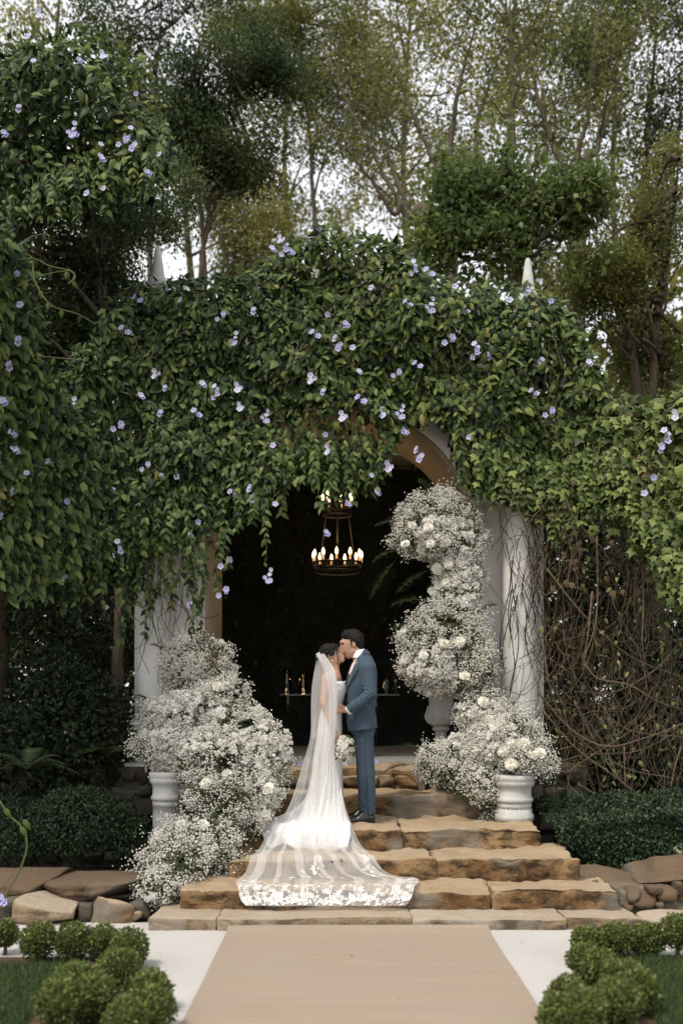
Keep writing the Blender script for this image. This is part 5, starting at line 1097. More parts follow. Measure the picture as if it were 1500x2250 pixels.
class Sdf:
    def __init__(s, lo, hi, h):
        s.lo = np.array(lo, float); s.h = h; n = np.ceil((np.array(hi) - s.lo) / h).astype(int) + 1
        g = [s.lo[a] + h * np.arange(n[a]) for a in range(3)]; s.G = np.stack(np.meshgrid(*g, indexing='ij'), -1); s.D = np.full(n, 9.0)
    def view(s, lo, hi):
        a = np.clip(np.floor((np.array(lo) - s.lo) / s.h).astype(int), 0, np.array(s.D.shape)); b = np.clip(np.ceil((np.array(hi) - s.lo) / s.h).astype(int) + 1, 0, np.array(s.D.shape)); return tuple(slice(i, j) for i, j in zip(a, b))
    def blend(s, v, d, k, op='u'):
        c = s.D[v]
        if op == 'u':
            h = np.clip(.5 + .5 * (c - d) / k, 0, 1) if k > 0 else (d < c).astype(float); s.D[v] = c * (1 - h) + d * h - k * h * (1 - h)
        else:
            h = np.clip(.5 - .5 * (c + d) / k, 0, 1) if k > 0 else (-d > c).astype(float); s.D[v] = c * (1 - h) - d * h + k * h * (1 - h)
    def cap(s, a, b, ra, rb=None, k=.02, flat=None, op='u'):
        a, b = np.array(a, float), np.array(b, float); rb = ra if rb is None else rb; m = max(ra, rb) + k + .03
        v = s.view(np.minimum(a, b) - m, np.maximum(a, b) + m); p = s.G[v] - a; ab = b - a
        if flat is not None:                    # flat = (axis vector, factor>1 squeezes along it)
            fv = unit(np.array(flat[0], float)); p = p + (p @ fv)[..., None] * fv * (flat[1] - 1); ab = ab + (ab @ fv) * fv * (flat[1] - 1)
        t = np.clip((p @ ab) / max(ab @ ab, 1e-9), 0, 1); s.blend(v, np.linalg.norm(p - t[..., None] * ab, axis=-1) - (ra + (rb - ra) * t), k, op); return s
    def ell(s, c, r, k=.02, rot=None, op='u'):
        c = np.array(c, float); r = np.array(r, float); m = r.max() + k + .03; v = s.view(c - m, c + m); p = s.G[v] - c
        if rot is not None: p = p @ np.array(rot)          # columns of rot are the local axes
        k0 = np.linalg.norm(p / r, axis=-1); k1 = np.linalg.norm(p / r ** 2, axis=-1); s.blend(v, k0 * (k0 - 1) / np.maximum(k1, 1e-6), k, op); return s
    def loft(s, rows, k=.02, pw=2.3):
        """rows: (z, xc, a, yc, b) elliptical sections, descending or ascending"""
        r = np.array(sorted(rows)); z = s.G[..., 2]; xc, a, yc, b = (np.interp(z, r[:, 0], r[:, i]) for i in (1, 2, 3, 4))
        q = (np.abs((s.G[..., 0] - xc) / a) ** pw + np.abs((s.G[..., 1] - yc) / b) ** pw) ** (1 / pw); d = (q - 1) * np.minimum(a, b)
        d = np.maximum(d, np.maximum(r[0, 0] - z, z - r[-1, 0])); s.blend(tuple([slice(None)] * 3), d, k); return s
    def clip(s, n, off):                       # keep n.p < off
        s.D = np.maximum(s.D, s.G @ np.array(n, float) - off); return s
    def disp(s, f): s.D = s.D + f(s.G); return s
    def build(s, name, mat, parent, smooth_it=2, **kw):
        V, Q = surface_nets(s.D, s.lo, s.h)
        for _ in range(smooth_it):
            acc = np.zeros_like(V); cnt = np.zeros(len(V))
            for a in range(4):
                i, j = Q[:, a], Q[:, (a + 1) % 4]
                np.add.at(acc, i, V[j]); np.add.at(cnt, i, 1); np.add.at(acc, j, V[i]); np.add.at(cnt, j, 1)
            V = .5 * V + .5 * acc / np.maximum(cnt, 1)[:, None]
        return obj(name, V, Q, mat, parent, True, **kw)
def rotY(deg):                                  # tilt in the X-Z plane, columns = local axes
    a = math.radians(deg); return np.array([[math.cos(a), 0, -math.sin(a)], [0, 1, 0], [math.sin(a), 0, math.cos(a)]])
def skin_mat(name, c):
    m, nt, out = material(name); b = NB(nt); v = b.pos(); col = b.mix(b.ramp(b.noise(v, 25, 3), [(.4, (0, 0, 0)), (.65, (.5,) * 3)]), c, (c[0] * 1.02, c[1] * .82, c[2] * .72))
    p = b.n('BsdfPrincipled', Roughness=.5); nt.links.new(col, p.inputs['Base Color']); p.inputs['Subsurface Weight'].default_value = .12; p.inputs['Subsurface Radius'].default_value = (.02, .008, .004); p.inputs['Subsurface Scale'].default_value = .5
    nt.links.new(p.outputs[0], out.inputs[0]); return m
def cloth_mat(name, c, c2, rough=.8, sheen=.2, weave=900, folds=None):
    m, nt, out = material(name); b = NB(nt); v = b.pos(); w = b.noise(b.pos((1, 1, .25)), weave, 2)
    col = b.mix(b.ramp(w, [(.3, (0, 0, 0)), (.7, (1, 1, 1))]), c, c2); p = b.n('BsdfPrincipled', Roughness=rough); nt.links.new(col, p.inputs['Base Color'])
    p.inputs['Sheen Weight'].default_value = sheen; p.inputs['Specular IOR Level'].default_value = .25
    h = b.math('ADD', b.math('MULTIPLY', w, .04), b.noise(b.pos((1, 1, .45)), 9, 3)) if folds is None else b.math('ADD', b.noise(b.pos(folds), 7, 4), 0)
    nt.links.new(b.bump(h, .35, .015), p.inputs['Normal']); nt.links.new(p.outputs[0], out.inputs[0]); return m
def hair_mat(name, c, c2):
    m, nt, out = material(name); b = NB(nt); n = b.noise(b.pos((1.0, 1.4, .35), (0, .5, 0)), 110, 3)
    col = b.mix(b.ramp(n, [(.35, (0, 0, 0)), (.7, (1, 1, 1))]), c, c2); p = b.n('BsdfPrincipled', Roughness=.6); nt.links.new(col, p.inputs['Base Color']); p.inputs['Specular IOR Level'].default_value = .22
    nt.links.new(b.bump(n, .8, .01), p.inputs['Normal']); nt.links.new(p.outputs[0], out.inputs[0]); return m
M['skin_g'] = skin_mat('tan_skin', (.43, .26, .18)); M['skin_b'] = skin_mat('warm_skin', (.48, .29, .195))
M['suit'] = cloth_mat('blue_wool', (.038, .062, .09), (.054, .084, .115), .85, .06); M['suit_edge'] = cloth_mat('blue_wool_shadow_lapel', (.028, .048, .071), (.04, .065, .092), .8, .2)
M['shirt'] = cloth_mat('white_cotton', (.8, .79, .77), (.85, .84, .82), .8, .1); M['tie'] = cloth_mat('pale_pink_silk', (.74, .6, .56), (.8, .67, .62), .5, .1)
M['shoe'] = plain('black_leather', (.012, .011, .012), .22, .6); M['button'] = plain('navy_button', (.03, .04, .06), .4, .5)
M['hair_g'] = hair_mat('dark_brown_hair', (.007, .005, .004), (.02, .013, .009)); M['hair_b'] = hair_mat('black_brown_hair', (.006, .005, .0045), (.018, .012, .01))
M['satin'] = cloth_mat('white_satin', (.66, .655, .645), (.69, .685, .68), .45, .1, 300, (1, 1, .3)); M['pearl'] = plain('pearl', (.85, .8, .72), .2, .6)
M['eye'] = plain('eye', (.7, .68, .64), .2, .5); M['lash'] = plain('lashes_and_brows', (.015, .01, .008), .7); M['lip_b'] = plain('soft_red_lips', (.42, .13, .1), .4); M['lip_g'] = plain('natural_lips', (.4, .2, .15), .5)
YG = 9.25; KG = YG / F
def G(px, py, dy=0.0): return np.array([(px - CX) * KG, YG + dy, ZC - (py - HY) * KG])
Z4 = STEP[3][1]
# ---- groom
gr = empty('person', G(800, 1808), 'man in slate blue suit bending to kiss the bride, hand on her waist', 'person')
b = Sdf(G(735, 1812, -.36), G(840, 1375, .36) + np.array([0, 0, .02]), .006)
# skull, face, jaw, neck
b.ell(G(775, 1407), (.092, .075, .098), .02); b.ell(G(765, 1417), (.07, .066, .098), .03, rotY(-14)); b.ell(G(767, 1431), (.052, .052, .05), .03)
b.cap(G(779, 1430, -.045), G(766, 1441, -.018), .022, .02, .03); b.cap(G(779, 1430, .045), G(766, 1441, .018), .022, .02, .03); b.ell(G(763.5, 1441), (.02, .024, .018), .02)
b.cap(G(785, 1428), G(795, 1466), .056, .066, .03)
b.cap(G(751.5, 1413), G(747.5, 1427), .009, .014, .015); b.ell(G(749, 1428.5, -.011), (.011, .009, .009), .01); b.ell(G(749, 1428.5, .011), (.011, .009, .009), .01)
b.cap(G(751.5, 1411, -.045), G(749.5, 1410.5, 0), .012, .012, .015); b.cap(G(751.5, 1411, .045), G(749.5, 1410.5, 0), .012, .012, .015)
b.ell(G(754.5, 1415, -.032), (.014, .016, .011), .012, op='s'); b.ell(G(757, 1436), (.012, .026, .007), .01); b.ell(G(758.5, 1439), (.011, .023, .007), .01)
for s in (-1, 1):
    b.ell(G(777.5, 1417, s * .074), (.017, .010, .029), .008, rotY(12)); b.ell(G(776.5, 1417, s * .086), (.009, .008, .016), .006, op='s')
# hidden torso, arms, legs so that the body is one piece
b.cap(G(793, 1480), G(797, 1600), .1, .09, .04)
ARM_G = [G(808, 1471, -.2), G(813, 1526, -.255), G(766, 1559.5, -.235)]; ARM_G2 = [G(802, 1471, .2), G(800, 1526, .27), G(755, 1548, .2)]
for A in (ARM_G, ARM_G2):
    b.cap(G(796, 1470), A[0], .06, .045, .03); b.cap(A[0], A[1], .042, .038, .02); b.cap(A[1], A[2], .036, .026, .02)
LEG = [[G(799, 1605, -.074), G(806, 1700, -.085), G(810, 1790, -.1)], [G(797, 1605, .074), G(802, 1700, .09), G(803, 1788, .09)]]
for L in LEG: b.cap(G(797, 1600), L[0], .08, .07, .03); b.cap(L[0], L[1], .065, .045, .03); b.cap(L[1], L[2], .045, .035, .03)
# near hand: palm lies on her waist, fingers curl round it
w0 = G(765, 1560, -.235); pm = G(754, 1560.5, -.225); b.cap(w0, pm, .024, .026, .012, flat=((0, 1, 0), 1.5))
for i, (dz, L) in enumerate(((-4.2, .058), (-1.6, .068), (1.0, .066), (3.6, .054))):
    k0 = G(751, 1559.5 + dz, -.228); k1 = k0 + np.array([-L * .52, -.012, .004 - i * .003]); k2 = k1 + np.array([-L * .45, .022, -.006]); b.cap(k0, k1, .0095, .009, .005); b.cap(k1, k2, .009, .0078, .004)
b.cap(G(757, 1554, -.232), G(750, 1550, -.245), .012, .0105, .008); b.cap(G(750, 1550, -.245), G(744.5, 1550.5, -.238), .0105, .0085, .005)
# far hand behind her back
pm = G(747, 1550, .17); b.cap(ARM_G2[2], pm, .026, .026, .012)
for dz in (-4, -1.4, 1.2, 3.8): b.cap(pm, pm + np.array([-.05, -.01, -dz * KG]), .012, .0095, .006); b.cap(pm + np.array([-.05, -.01, -dz * KG]), pm + np.array([-.085, -.035, -dz * KG]), .0095, .008, .004)
b.cap(pm, pm + np.array([-.025, 0, .05]), .013, .01, .006)
body = b.build('body', M['skin_g'], gr, 2)
# hair: swept back, short at the nape
b = Sdf(G(738, 1440, -.13), G(808, 1374, .13), .005)
b.ell(G(774, 1400), (.094, .082, .078), .02); b.ell(G(784, 1409), (.066, .081, .088), .03); b.cap(G(760, 1392, -.03), G(760, 1391, .035), .03, .03, .03); b.cap(G(753, 1395, -.01), G(752, 1395, .03), .016, .015, .02)
b.ell(G(790, 1421), (.036, .06, .05), .02)
for s in (-1, 1): b.cap(G(771, 1408, s * .072), G(772, 1418, s * .073), .013, .008, .01)
b.ell(G(752, 1424), (.062, .12, .083), .012, rotY(-12), op='s'); b.ell(G(775, 1430, -.09), (.05, .05, .052), .01, op='s'); b.ell(G(775, 1430, .09), (.05, .05, .052), .01, op='s')
b.disp(lambda g: .004 * vnoise(g * np.array([.6, 1.6, .8]), 75, 4) + .004 * vnoise(g * np.array([.5, 1.5, .7]), 30, 5))
hg = b.build('hair', M['hair_g'], gr, 1)
def strands_on(o, n, L, flow, mat, parent, lo=None):
    """single hairs lying along the flow over the hair mass"""
    me = o.data; nv = len(me.vertices); co = np.zeros(nv * 3, np.float32); me.vertices.foreach_get('co', co); co = co.reshape(-1, 3).astype(float); no = np.zeros(nv * 3, np.float32); me.vertices.foreach_get('normal', no); no = no.reshape(-1, 3).astype(float)
    i = rng.integers(0, nv, n); p_, nn = co[i], no[i]; f = flow(p_); f = f - nn * np.sum(f * nn, 1, keepdims=True); f = unit(f) + nn * rng.uniform(.02, .3, n)[:, None] + rnd(n, .12)
    return scatter('hair_strands', p_ - nn * .002, f, nn + rnd(n, .3), rng.uniform(.5, 1.2, n) * L, (np.array([(-.03, 0, 0), (.03, 0, 0), (.008, 1, -.12)]), [(0, 1, 2)]), mat, parent)
strands_on(hg, 2600, .034, lambda q: np.array([1.0, 0, -.35]) + np.clip((G(0, 1400)[2] - q[:, 2]), 0, .2)[:, None] * np.array([-3, 0, -14.0]), M['hair_g'], gr)
def small(name, c, r, mat, parent, rot=None):
    a = np.linspace(0, math.pi, 7); V, Fc = lathe([(math.sin(t) + 1e-3, -math.cos(t)) for t in a], 10); V = V * np.array(r)
    if rot is not None: V = V @ np.array(rot).T
    return obj(name, V + c, Fc, mat, parent)
for s in (-1, 1):
    small('eyelid', G(754.2, 1415.6, s * .0345), (.014, .011, .0075), M['skin_g'], gr); small('eyelashes', G(752.6, 1416.9, s * .038), (.0105, .009, .0022), M['lash'], gr, rotY(-15)); small('eyebrow', G(753.3, 1410.3, s * .042), (.017, .011, .0042), M['lash'], gr, rotY(-12))
small('lips', G(756.2, 1437.6), (.0085, .021, .0075), M['lip_g'], gr)
# jacket
JR = [(1428, 797, 807, .062), (1438, 789, 814, .095), (1447, 781, 820, .14), (1460, 774, 826, .175), (1480, 763.5, 829, .19), (1505, 761, 829, .19), (1536, 760.5, 826, .172), (1560, 760, 824, .168), (1581, 760.5, 826.5, .188), (1606, 764, 829, .204)]
b = Sdf(G(752, 1612, -.36), G(838, 1422, .36), .006)
b.loft([(G(0, y)[2], ((a + c) / 2 - CX) * KG, (c - a) / 2 * KG, YG, hy) for y, a, c, hy in JR], .02, 2.2)
for A, sg in ((ARM_G, -1), (ARM_G2, 1)):
    b.cap(G(802, 1461, sg * .12), A[0], .058, .066, .045); b.cap(A[0], A[1], .068, .057, .02); b.cap(A[1], A[2], .056, .043, .02)
b.clip((.12, 0, -1), -(G(797, 1603)[2]) + .12 * G(797, 0)[0])
b.D = np.maximum(b.D, -(np.linalg.norm(b.G - G(788, 1436), axis=-1) - .064))     # neck opening
e1, e2, e3 = ARM_G
def wrinkles(g):
    d1 = np.linalg.norm(g - e2, axis=-1); w = np.exp(-(d1 / .11) ** 2)
    f = np.sin((g[..., 0] * .75 + g[..., 2]) * 170 + 2 * np.sin(g[..., 1] * 40)) * .006 * w
    t = np.clip((g[..., 0] - e3[0]) / max(e2[0] - e3[0], 1e-6), 0, 1); near = (g[..., 1] < YG - .15)
    f = f + near * .003 * np.sin((g[..., 0] * 1.1 + g[..., 2] * .45) * 95) * np.exp(-((g[..., 2] - (e2[2] + e3[2]) / 2) / .1) ** 2)
    f = f + .0035 * np.sin(g[..., 0] * 60 - g[..., 2] * 35) * np.exp(-((g[..., 2] - G(0, 1560)[2]) / .09) ** 2)
    return f + .004 * vnoise(g[..., :] * np.array([1, 1, .6]), 13, 3)
b.disp(wrinkles)
cutd = unit(e3 - e2); b.D = np.where((np.linalg.norm(b.G - e3, axis=-1) < .12), np.maximum(b.D, (b.G - e3) @ cutd - .004), b.D)
jk = b.build('jacket', M['suit'], gr, 1)
# sleeve cuff of the shirt and buttons
V, Fc = tube([e3 - cutd * .03, e3 + cutd * .004, e3 + cutd * .022], [.041, .0425, .040], 20, True); obj('shirt_cuff', V, Fc, M['shirt'], gr)
for k in range(3):
    small('button', e3 - cutd * (.02 + .016 * k) + np.array([.012, -.042, -.02]), (.006, .005, .006), M['button'], jk)
# lapels: strips laid on the chest along the opening
def on_jacket(px, py, push=.006):
    """front-side point of the jacket seen at px,py"""
    zq = G(0, py)[2]; R_ = np.array(sorted([(G(0, y)[2], a, c, hy) for y, a, c, hy in JR])); a, c, hy = (np.interp(zq, R_[:, 0], R_[:, i]) for i in (1, 2, 3)); u = np.clip((px - (a + c) / 2) / ((c - a) / 2), -1, 1)
    return G(px, py, -hy * (1 - abs(u) ** 2.2) ** (1 / 2.2) - push)
def strip(name, left, right, mat, parent, push=.008, thick=True):
    L = spline([on_jacket(*q, push) for q in left], 5); R_ = spline([on_jacket(*q, push) for q in right], 5); n = len(L); V = np.concatenate([L, R_]); Fc = [(i, i + 1, n + i + 1, n + i) for i in range(n - 1)]
    o = obj(name, V, Fc, mat, parent); md = o.modifiers.new('thickness', 'SOLIDIFY'); md.thickness = .006; md.offset = 1; return o
strip('lapel', [(793, 1437), (781, 1457), (771, 1480), (764, 1508)], [(801, 1436), (793, 1455), (781, 1484), (765.5, 1509)], M['suit_edge'], jk, .01)
strip('jacket_collar', [(793, 1431), (797, 1434), (801, 1437)], [(804, 1427), (809, 1433), (812, 1440)], M['suit'], jk, .012)
strip('shirt_front', [(787, 1440), (777, 1455), (769, 1478)], [(793, 1441), (783, 1459), (772, 1480)], M['shirt'], gr, .004)
strip('tie', [(783, 1444), (773, 1460), (766, 1482)], [(787, 1445), (777, 1462), (769, 1483)], M['tie'], gr, .007)
# shirt collar: band round the neck with a folded point
V = []; n = 25
for i in range(n):
    t = -2.6 + 5.2 * i / (n - 1); d = np.array([math.cos(t), math.sin(t), 0])        # opening towards -X
    for rr, z in ((.068, 1446), (.064, 1428 - 3 * math.cos(t)), (.071, 1430 - 3 * math.cos(t)), (.078, 1445)):
        c_ = G(791 + (1445 - z) * -.28, z - 0); V.append(c_ + d * np.array([rr, rr, 0]))
Fc = [(i * 4 + k, (i + 1) * 4 + k, (i + 1) * 4 + k + 1, i * 4 + k + 1) for i in range(n - 1) for k in range(3)]
obj('shirt_collar', V, Fc, M['shirt'], gr)
# trousers
b = Sdf(G(758, 1796, -.26), G(838, 1588, .26), .006)
b.ell(G(797, 1598), (.12, .15, .11), .03)
for L, (q0, q1, q2) in zip(LEG, ((.088, .074, .064), (.088, .074, .064))): b.cap(L[0], L[1], q0, q1, .03); b.cap(L[1], L[2] + np.array([0, 0, -.05]), q1, q2, .02)
b.clip((0, 0, -1), -G(0, 1787)[2])
b.disp(lambda g: .005 * vnoise(g * np.array([1, 1, .5]), 12, 8) + .004 * np.sin(g[..., 2] * 75 + g[..., 0] * 60) * np.exp(-((g[..., 2] - G(0, 1765)[2]) / .07) ** 2) + .004 * np.sin(g[..., 2] * 60 - g[..., 0] * 50) * np.exp(-((g[..., 2] - G(0, 1615)[2]) / .06) ** 2))
b.build('trousers', M['suit'], gr, 1)
V, Fc = tube([LEG[0][0] + np.array([-.02, -.1, 0]), LEG[0][1] + np.array([-.012, -.0805, 0]), LEG[0][2] + np.array([-.01, -.067, .02])], .004, 5); obj('trouser_crease', V, Fc, M['suit'], gr)
# shoes
for L, fwd, dy in ((LEG[0], np.array([-.96, -.28, 0]), 0), (LEG[1], np.array([-1, -.1, 0]), 0)):
    heel = np.array([L[2][0] + .045, L[2][1], Z4]); b = Sdf(heel + np.array([-.36, -.2, -.02]), heel + np.array([.08, .12, .16]), .005); f = unit(fwd)
    b.cap(heel + f * .03 + (0, 0, .045), heel + f * .13 + (0, 0, .05), .042, .043, .02); b.cap(heel + f * .12 + (0, 0, .042), heel + f * .24 + (0, 0, .03), .043, .036, .03, flat=((0, 0, 1), 1.15)); b.ell(heel + f * .262 + (0, 0, .026), (.036, .034, .024), .02); b.cap(heel + f * .05 + (0, 0, .07), heel + f * .1 + (0, 0, .085), .036, .035, .03)
    b.clip((0, 0, -1), -(Z4 + .014)); sh_ = b.build('shoe', M['shoe'], gr, 1)
    b = Sdf(heel + np.array([-.36, -.2, -.02]), heel + np.array([.08, .12, .05]), .005); b.cap(heel + f * .03 + (0, 0, .012), heel + f * .12 + (0, 0, .012), .043, .045, .01); b.cap(heel + f * .12 + (0, 0, .012), heel + f * .265 + (0, 0, .012), .046, .036, .01); b.clip((0, 0, -1), -(Z4 + .002)); b.clip((0, 0, 1), Z4 + .02); b.build('sole', M['shoe'], sh_, 0)
# boutonniere
bt = on_jacket(781, 1456, .02)
for k in range(3): inst('boutonniere_bloom', CLUS[k], gr, face_matrix(bt + np.array([.004 * (k - 1), -.004, -.014 * k + .012]), (-.3, -1, .3), .014))
V, Fc = LEAF; obj('boutonniere_leaf', bt + np.array([.012, 0, .012]) + (V[:, [0, 2, 1]] * np.array([.05, .05, .045])) @ rotY(-25).T, Fc, M['greenery'], gr)

gr.location.y += .045
# ---- bride
YBr = 9.22
br = empty('person', (G(720, 1808)[0], YBr, Z4), 'woman in white strapless gown and long veil tilting her face up to kiss', 'person')
b = Sdf(G(678, 1812, -.34), G(775, 1408, .34), .006)
b.ell(G(723, 1435), (.08, .07, .088), .02); b.ell(G(738, 1437), (.058, .056, .088), .03, rotY(24)); b.ell(G(743, 1446), (.042, .044, .04), .03); b.ell(G(752.5, 1449), (.018, .019, .016), .02)
b.cap(G(733, 1452, -.03), G(751, 1450, -.012), .018, .016, .02); b.cap(G(733, 1452, .03), G(751, 1450, .012), .018, .016, .02)
b.cap(G(745.5, 1426), G(753, 1432.5), .007, .0105, .012); b.ell(G(754.5, 1440), (.010, .02, .006), .008, rotY(25)); b.ell(G(754.3, 1443.5), (.010, .019, .006), .008)
b.ell(G(747, 1431, -.034), (.012, .012, .012), .01, op='s')
for s in (-1, 1): b.ell(G(728, 1443, s * .066), (.014, .009, .024), .008, rotY(25))
b.cap(G(733, 1450), G(735, 1482), .044, .05, .03); b.ell(G(733, 1492), (.07, .12, .05), .04); b.ell(G(733, 1512), (.08, .105, .09), .04)
for s in (-1, 1): b.ell(G(743, 1514, s * .055), (.045, .05, .05), .02)
b.ell(G(730, 1550), (.078, .1, .1), .05); b.cap(G(724, 1600), G(728, 1700), .12, .09, .05); b.cap(G(728, 1700), G(728, 1795), .085, .05, .05)
SA = [G(718, 1491, -.165), G(712, 1548, -.215), G(738, 1613, -.2)]
b.cap(G(728, 1486, -.06), SA[0], .05, .046, .03); b.cap(SA[0], SA[1], .043, .034, .02); b.cap(SA[1], SA[2], .034, .023, .015)
FA = [G(722, 1491, .165), G(748, 1520, .24), G(785, 1500, .2)]; b.cap(G(728, 1486, .06), FA[0], .05, .044, .03); b.cap(FA[0], FA[1], .042, .034, .02); b.cap(FA[1], FA[2], .034, .024, .015)
b.cap(FA[2], FA[2] + np.array([.05, -.01, .01]), .026, .024, .012, flat=((0, 1, 0), 1.5))
for q in (-.02, -.007, .006, .019): b.cap(FA[2] + np.array([.05, -.01, q + .01]), FA[2] + np.array([.115, -.03, q + .02]), .0095, .0075, .005)
b.cap(FA[2] + np.array([.02, -.01, .02]), FA[2] + np.array([.06, -.03, .05]), .011, .009, .006)
# hand closed round the bouquet handle
hb = G(746, 1626, -.2); b.cap(SA[2], hb + np.array([-.012, .0, .012]), .023, .027, .012, flat=((0, 1, 0), 1.3))
for i, q in enumerate((-.022, -.008, .006, .02)):
    k0 = hb + np.array([.004, .012, q * -1]); k1 = hb + np.array([.03, -.012, q * -1]); k2 = hb + np.array([.012, -.03, q * -1 - .003]); b.cap(k0, k1, .0095, .009, .004); b.cap(k1, k2, .009, .0075, .003)
b.cap(hb + np.array([-.005, -.01, .02]), hb + np.array([.022, -.03, .03]), .0105, .0085, .006)
b.build('body', M['skin_b'], br, 2)
# hair: smooth crown gathered in a low twist
b = Sdf(G(690, 1478, -.13), G(755, 1408, .13), .005)
b.ell(G(720, 1432), (.082, .078, .078), .02); b.ell(G(731, 1423), (.055, .068, .032), .03, rotY(24)); b.ell(G(708, 1449), (.05, .06, .062), .04); b.cap(G(712, 1455), G(716, 1472), .04, .025, .03); b.cap(G(742, 1422, -.045), G(728, 1440, -.068), .016, .014, .015); b.cap(G(742, 1422, .045), G(728, 1440, .068), .016, .014, .015)
b.ell(G(748, 1440), (.05, .14, .078), .012, rotY(28), op='s')
b.disp(lambda g: .003 * np.sin(g[..., 2] * 210 - g[..., 0] * 120 + 3 * np.sin(g[..., 1] * 40)))
hbm = b.build('hair', M['hair_b'], br, 1)
strands_on(hbm, 2000, .04, lambda q: np.array([-1.0, 0, -.45]) + 0 * q, M['hair_b'], br)
V, Fc = tube(spline([G(738, 1424, -.062), G(740, 1434, -.07), G(741, 1444, -.066), G(743, 1452, -.058), G(742, 1460, -.055), G(744.5, 1468, -.058)], 5), np.linspace(.005, .0015, 26), 5); obj('loose_lock', V, Fc, M['hair_b'], br)
V, Fc = tube(spline([G(739, 1424, -.06), G(743, 1433, -.068), G(744.5, 1442, -.064), G(743, 1450, -.06)], 5), np.linspace(.0035, .001, 16), 5); obj('loose_lock', V, Fc, M['hair_b'], br)
for s in (-1, 1):
    small('eyelid', G(746.2, 1431.2, s * .035), (.012, .009, .006), M['skin_b'], br); small('eyelashes', G(748, 1432, s * .038), (.011, .007, .002), M['lash'], br, rotY(20)); small('eyebrow', G(744.5, 1426.5, s * .04), (.0125, .009, .0028), M['lash'], br, rotY(30)); small('earring', G(729.5, 1452, s * .073), (.006, .006, .006), M['pearl'], br)
small('lips', G(755, 1441.8), (.0075, .017, .008), M['lip_b'], br, rotY(20))
V, Fc = tube(spline([G(729, 1479, -.05), G(738, 1476, -.055), G(745, 1480, -.02), G(745, 1480, .02)], 6), .002, 5); obj('necklace', V, Fc, M['pearl'], br)
# gown: lofted body with folds, then the train
DR = [(1497, 757, 714, .105), (1504, 759.5, 712, .125), (1516, 759.5, 711, .136), (1530, 757, 710.5, .128), (1548, 751.5, 708, .108), (1565, 751, 704, .125), (1585, 751, 699, .15), (1610, 750.5, 695, .168), (1640, 750, 692, .168), (1675, 751, 688, .158), (1710, 752, 683, .155), (1745, 753, 676, .17), (1775, 755, 664, .2), (1795, 757, 652, .23), (1807.5, 760, 640, .26)]
A_ = np.array(DR); ys = np.linspace(1497, 1807.5, 70); nseg = 72; V = []
for y in ys:
    xf, xb, hy = (np.interp(y, A_[:, 0], A_[:, i]) for i in (1, 2, 3)); fold = max(0, (y - 1690) / 118)
    for k in range(nseg):
        t = 2 * math.pi * k / nseg; cs, sn = math.cos(t), math.sin(t)
        r = 1 + fold * .07 * math.sin(9 * t + 1.3) + fold * .04 * math.sin(17 * t) + .012 * math.sin(3 * t + y * .06)
        bust = 1 + .05 * math.exp(-((y - 1515) / 9) ** 2) * (cs > .2) * math.cos(2 * (t - .5 * np.sign(sn)))
        dip = (8 * max(0, -cs) + 3.0 * max(0, math.cos(t * 1)) * math.exp(-(sn / .25) ** 2)) * (1 if y < 1510 else 0) * (1 - (y - 1497) / 13)
        xc = (xf + xb) / 2; a = (xf - xb) / 2
        V.append(G(xc + a * cs * r * bust, y + dip, sn * hy * r))
n = len(ys); Fc = [(i * nseg + k, i * nseg + (k + 1) % nseg, (i + 1) * nseg + (k + 1) % nseg, (i + 1) * nseg + k) for i in range(n - 1) for k in range(nseg)]
gown = obj('gown', V, Fc, M['satin'], br)
V, Fc = tube(spline([on for on in [G(757, 1499, -.045), G(759, 1497, -.07), G(757, 1499, -.095), G(748, 1502, -.12), G(735, 1504, -.128)]], 5), .004, 5); obj('neckline', V, Fc, M['satin'], gown)
for k in range(22): small('back_button', G(696 - .42 * k + .1 * k, 1600 + 6.2 * k, -.03) + np.array([-.012, -.055 - .002 * k, 0]), (.004, .004, .004), M['satin'], gown)
def floor_z(x, y):
    z = 0.0
    for (yf, zt) in STEP:
        z = np.where(y > yf - .02, zt, z)
    return z
def cloth_over(rows, nu, nv, lift, fold, seed, hem=0.0, edge_curl=.0):
    """rows: (xl, yl, xr, yr, Yl, Yr) in photo pixels with real distances; gives a grid of points"""
    R_ = spline(np.array(rows, float), max(2, nv // (len(rows) - 1))); n = len(R_); V = np.zeros((n, nu, 3))
    for i, (xl, yl, xr, yr, Yl, Yr) in enumerate(R_):
        for j in range(nu):
            u = j / (nu - 1); px = xl + (xr - xl) * u; py = yl + (yr - yl) * u; Y = Yl + (Yr - Yl) * u; v = i / (n - 1)
            f = fold(u, v); p = P(px, py, Y); p[1] += f; p[2] += lift(u, v); V[i, j] = p
    return V
def grid_faces(n, m): return np.array([(i * m + j, i * m + j + 1, (i + 1) * m + j + 1, (i + 1) * m + j) for i in range(n - 1) for j in range(m - 1)])
# train: from the hips, spreading over the tread and hanging down one riser
TR = [(692, 1690, 748, 1690, 9.24, 9.2), (680, 1735, 750, 1735, 9.17, 9.12), (655, 1772, 755, 1770, 9.1, 9.02), (618, 1793, 761, 1792, 9.1, 8.96), (588, 1803, 766, 1806, 9.05, 8.9), (576, 1816, 770, 1820, 8.9, 8.78), (578, 1838, 769, 1842, 8.72, 8.64), (588, 1866, 765, 1868, 8.66, 8.6)]
def tfold(u, v): return .05 * v * math.sin(u * 9 + 2.2 * v) + .03 * v * math.sin(u * 21 - 3 * v + 1) + .12 * max(0, .5 - v) * (2 * u - 1) ** 2
def tlift(u, v): return .015 * math.sin(u * 13 + v * 4) * v + (.045 * math.sin(u * 6.5 + .6) - .02 * math.sin(u * 17 + 1)) * max(0, v - .7) * 2.2 + .03 * max(0, v - .6) * (max(0, .25 - u) + max(0, u - .8)) * 6
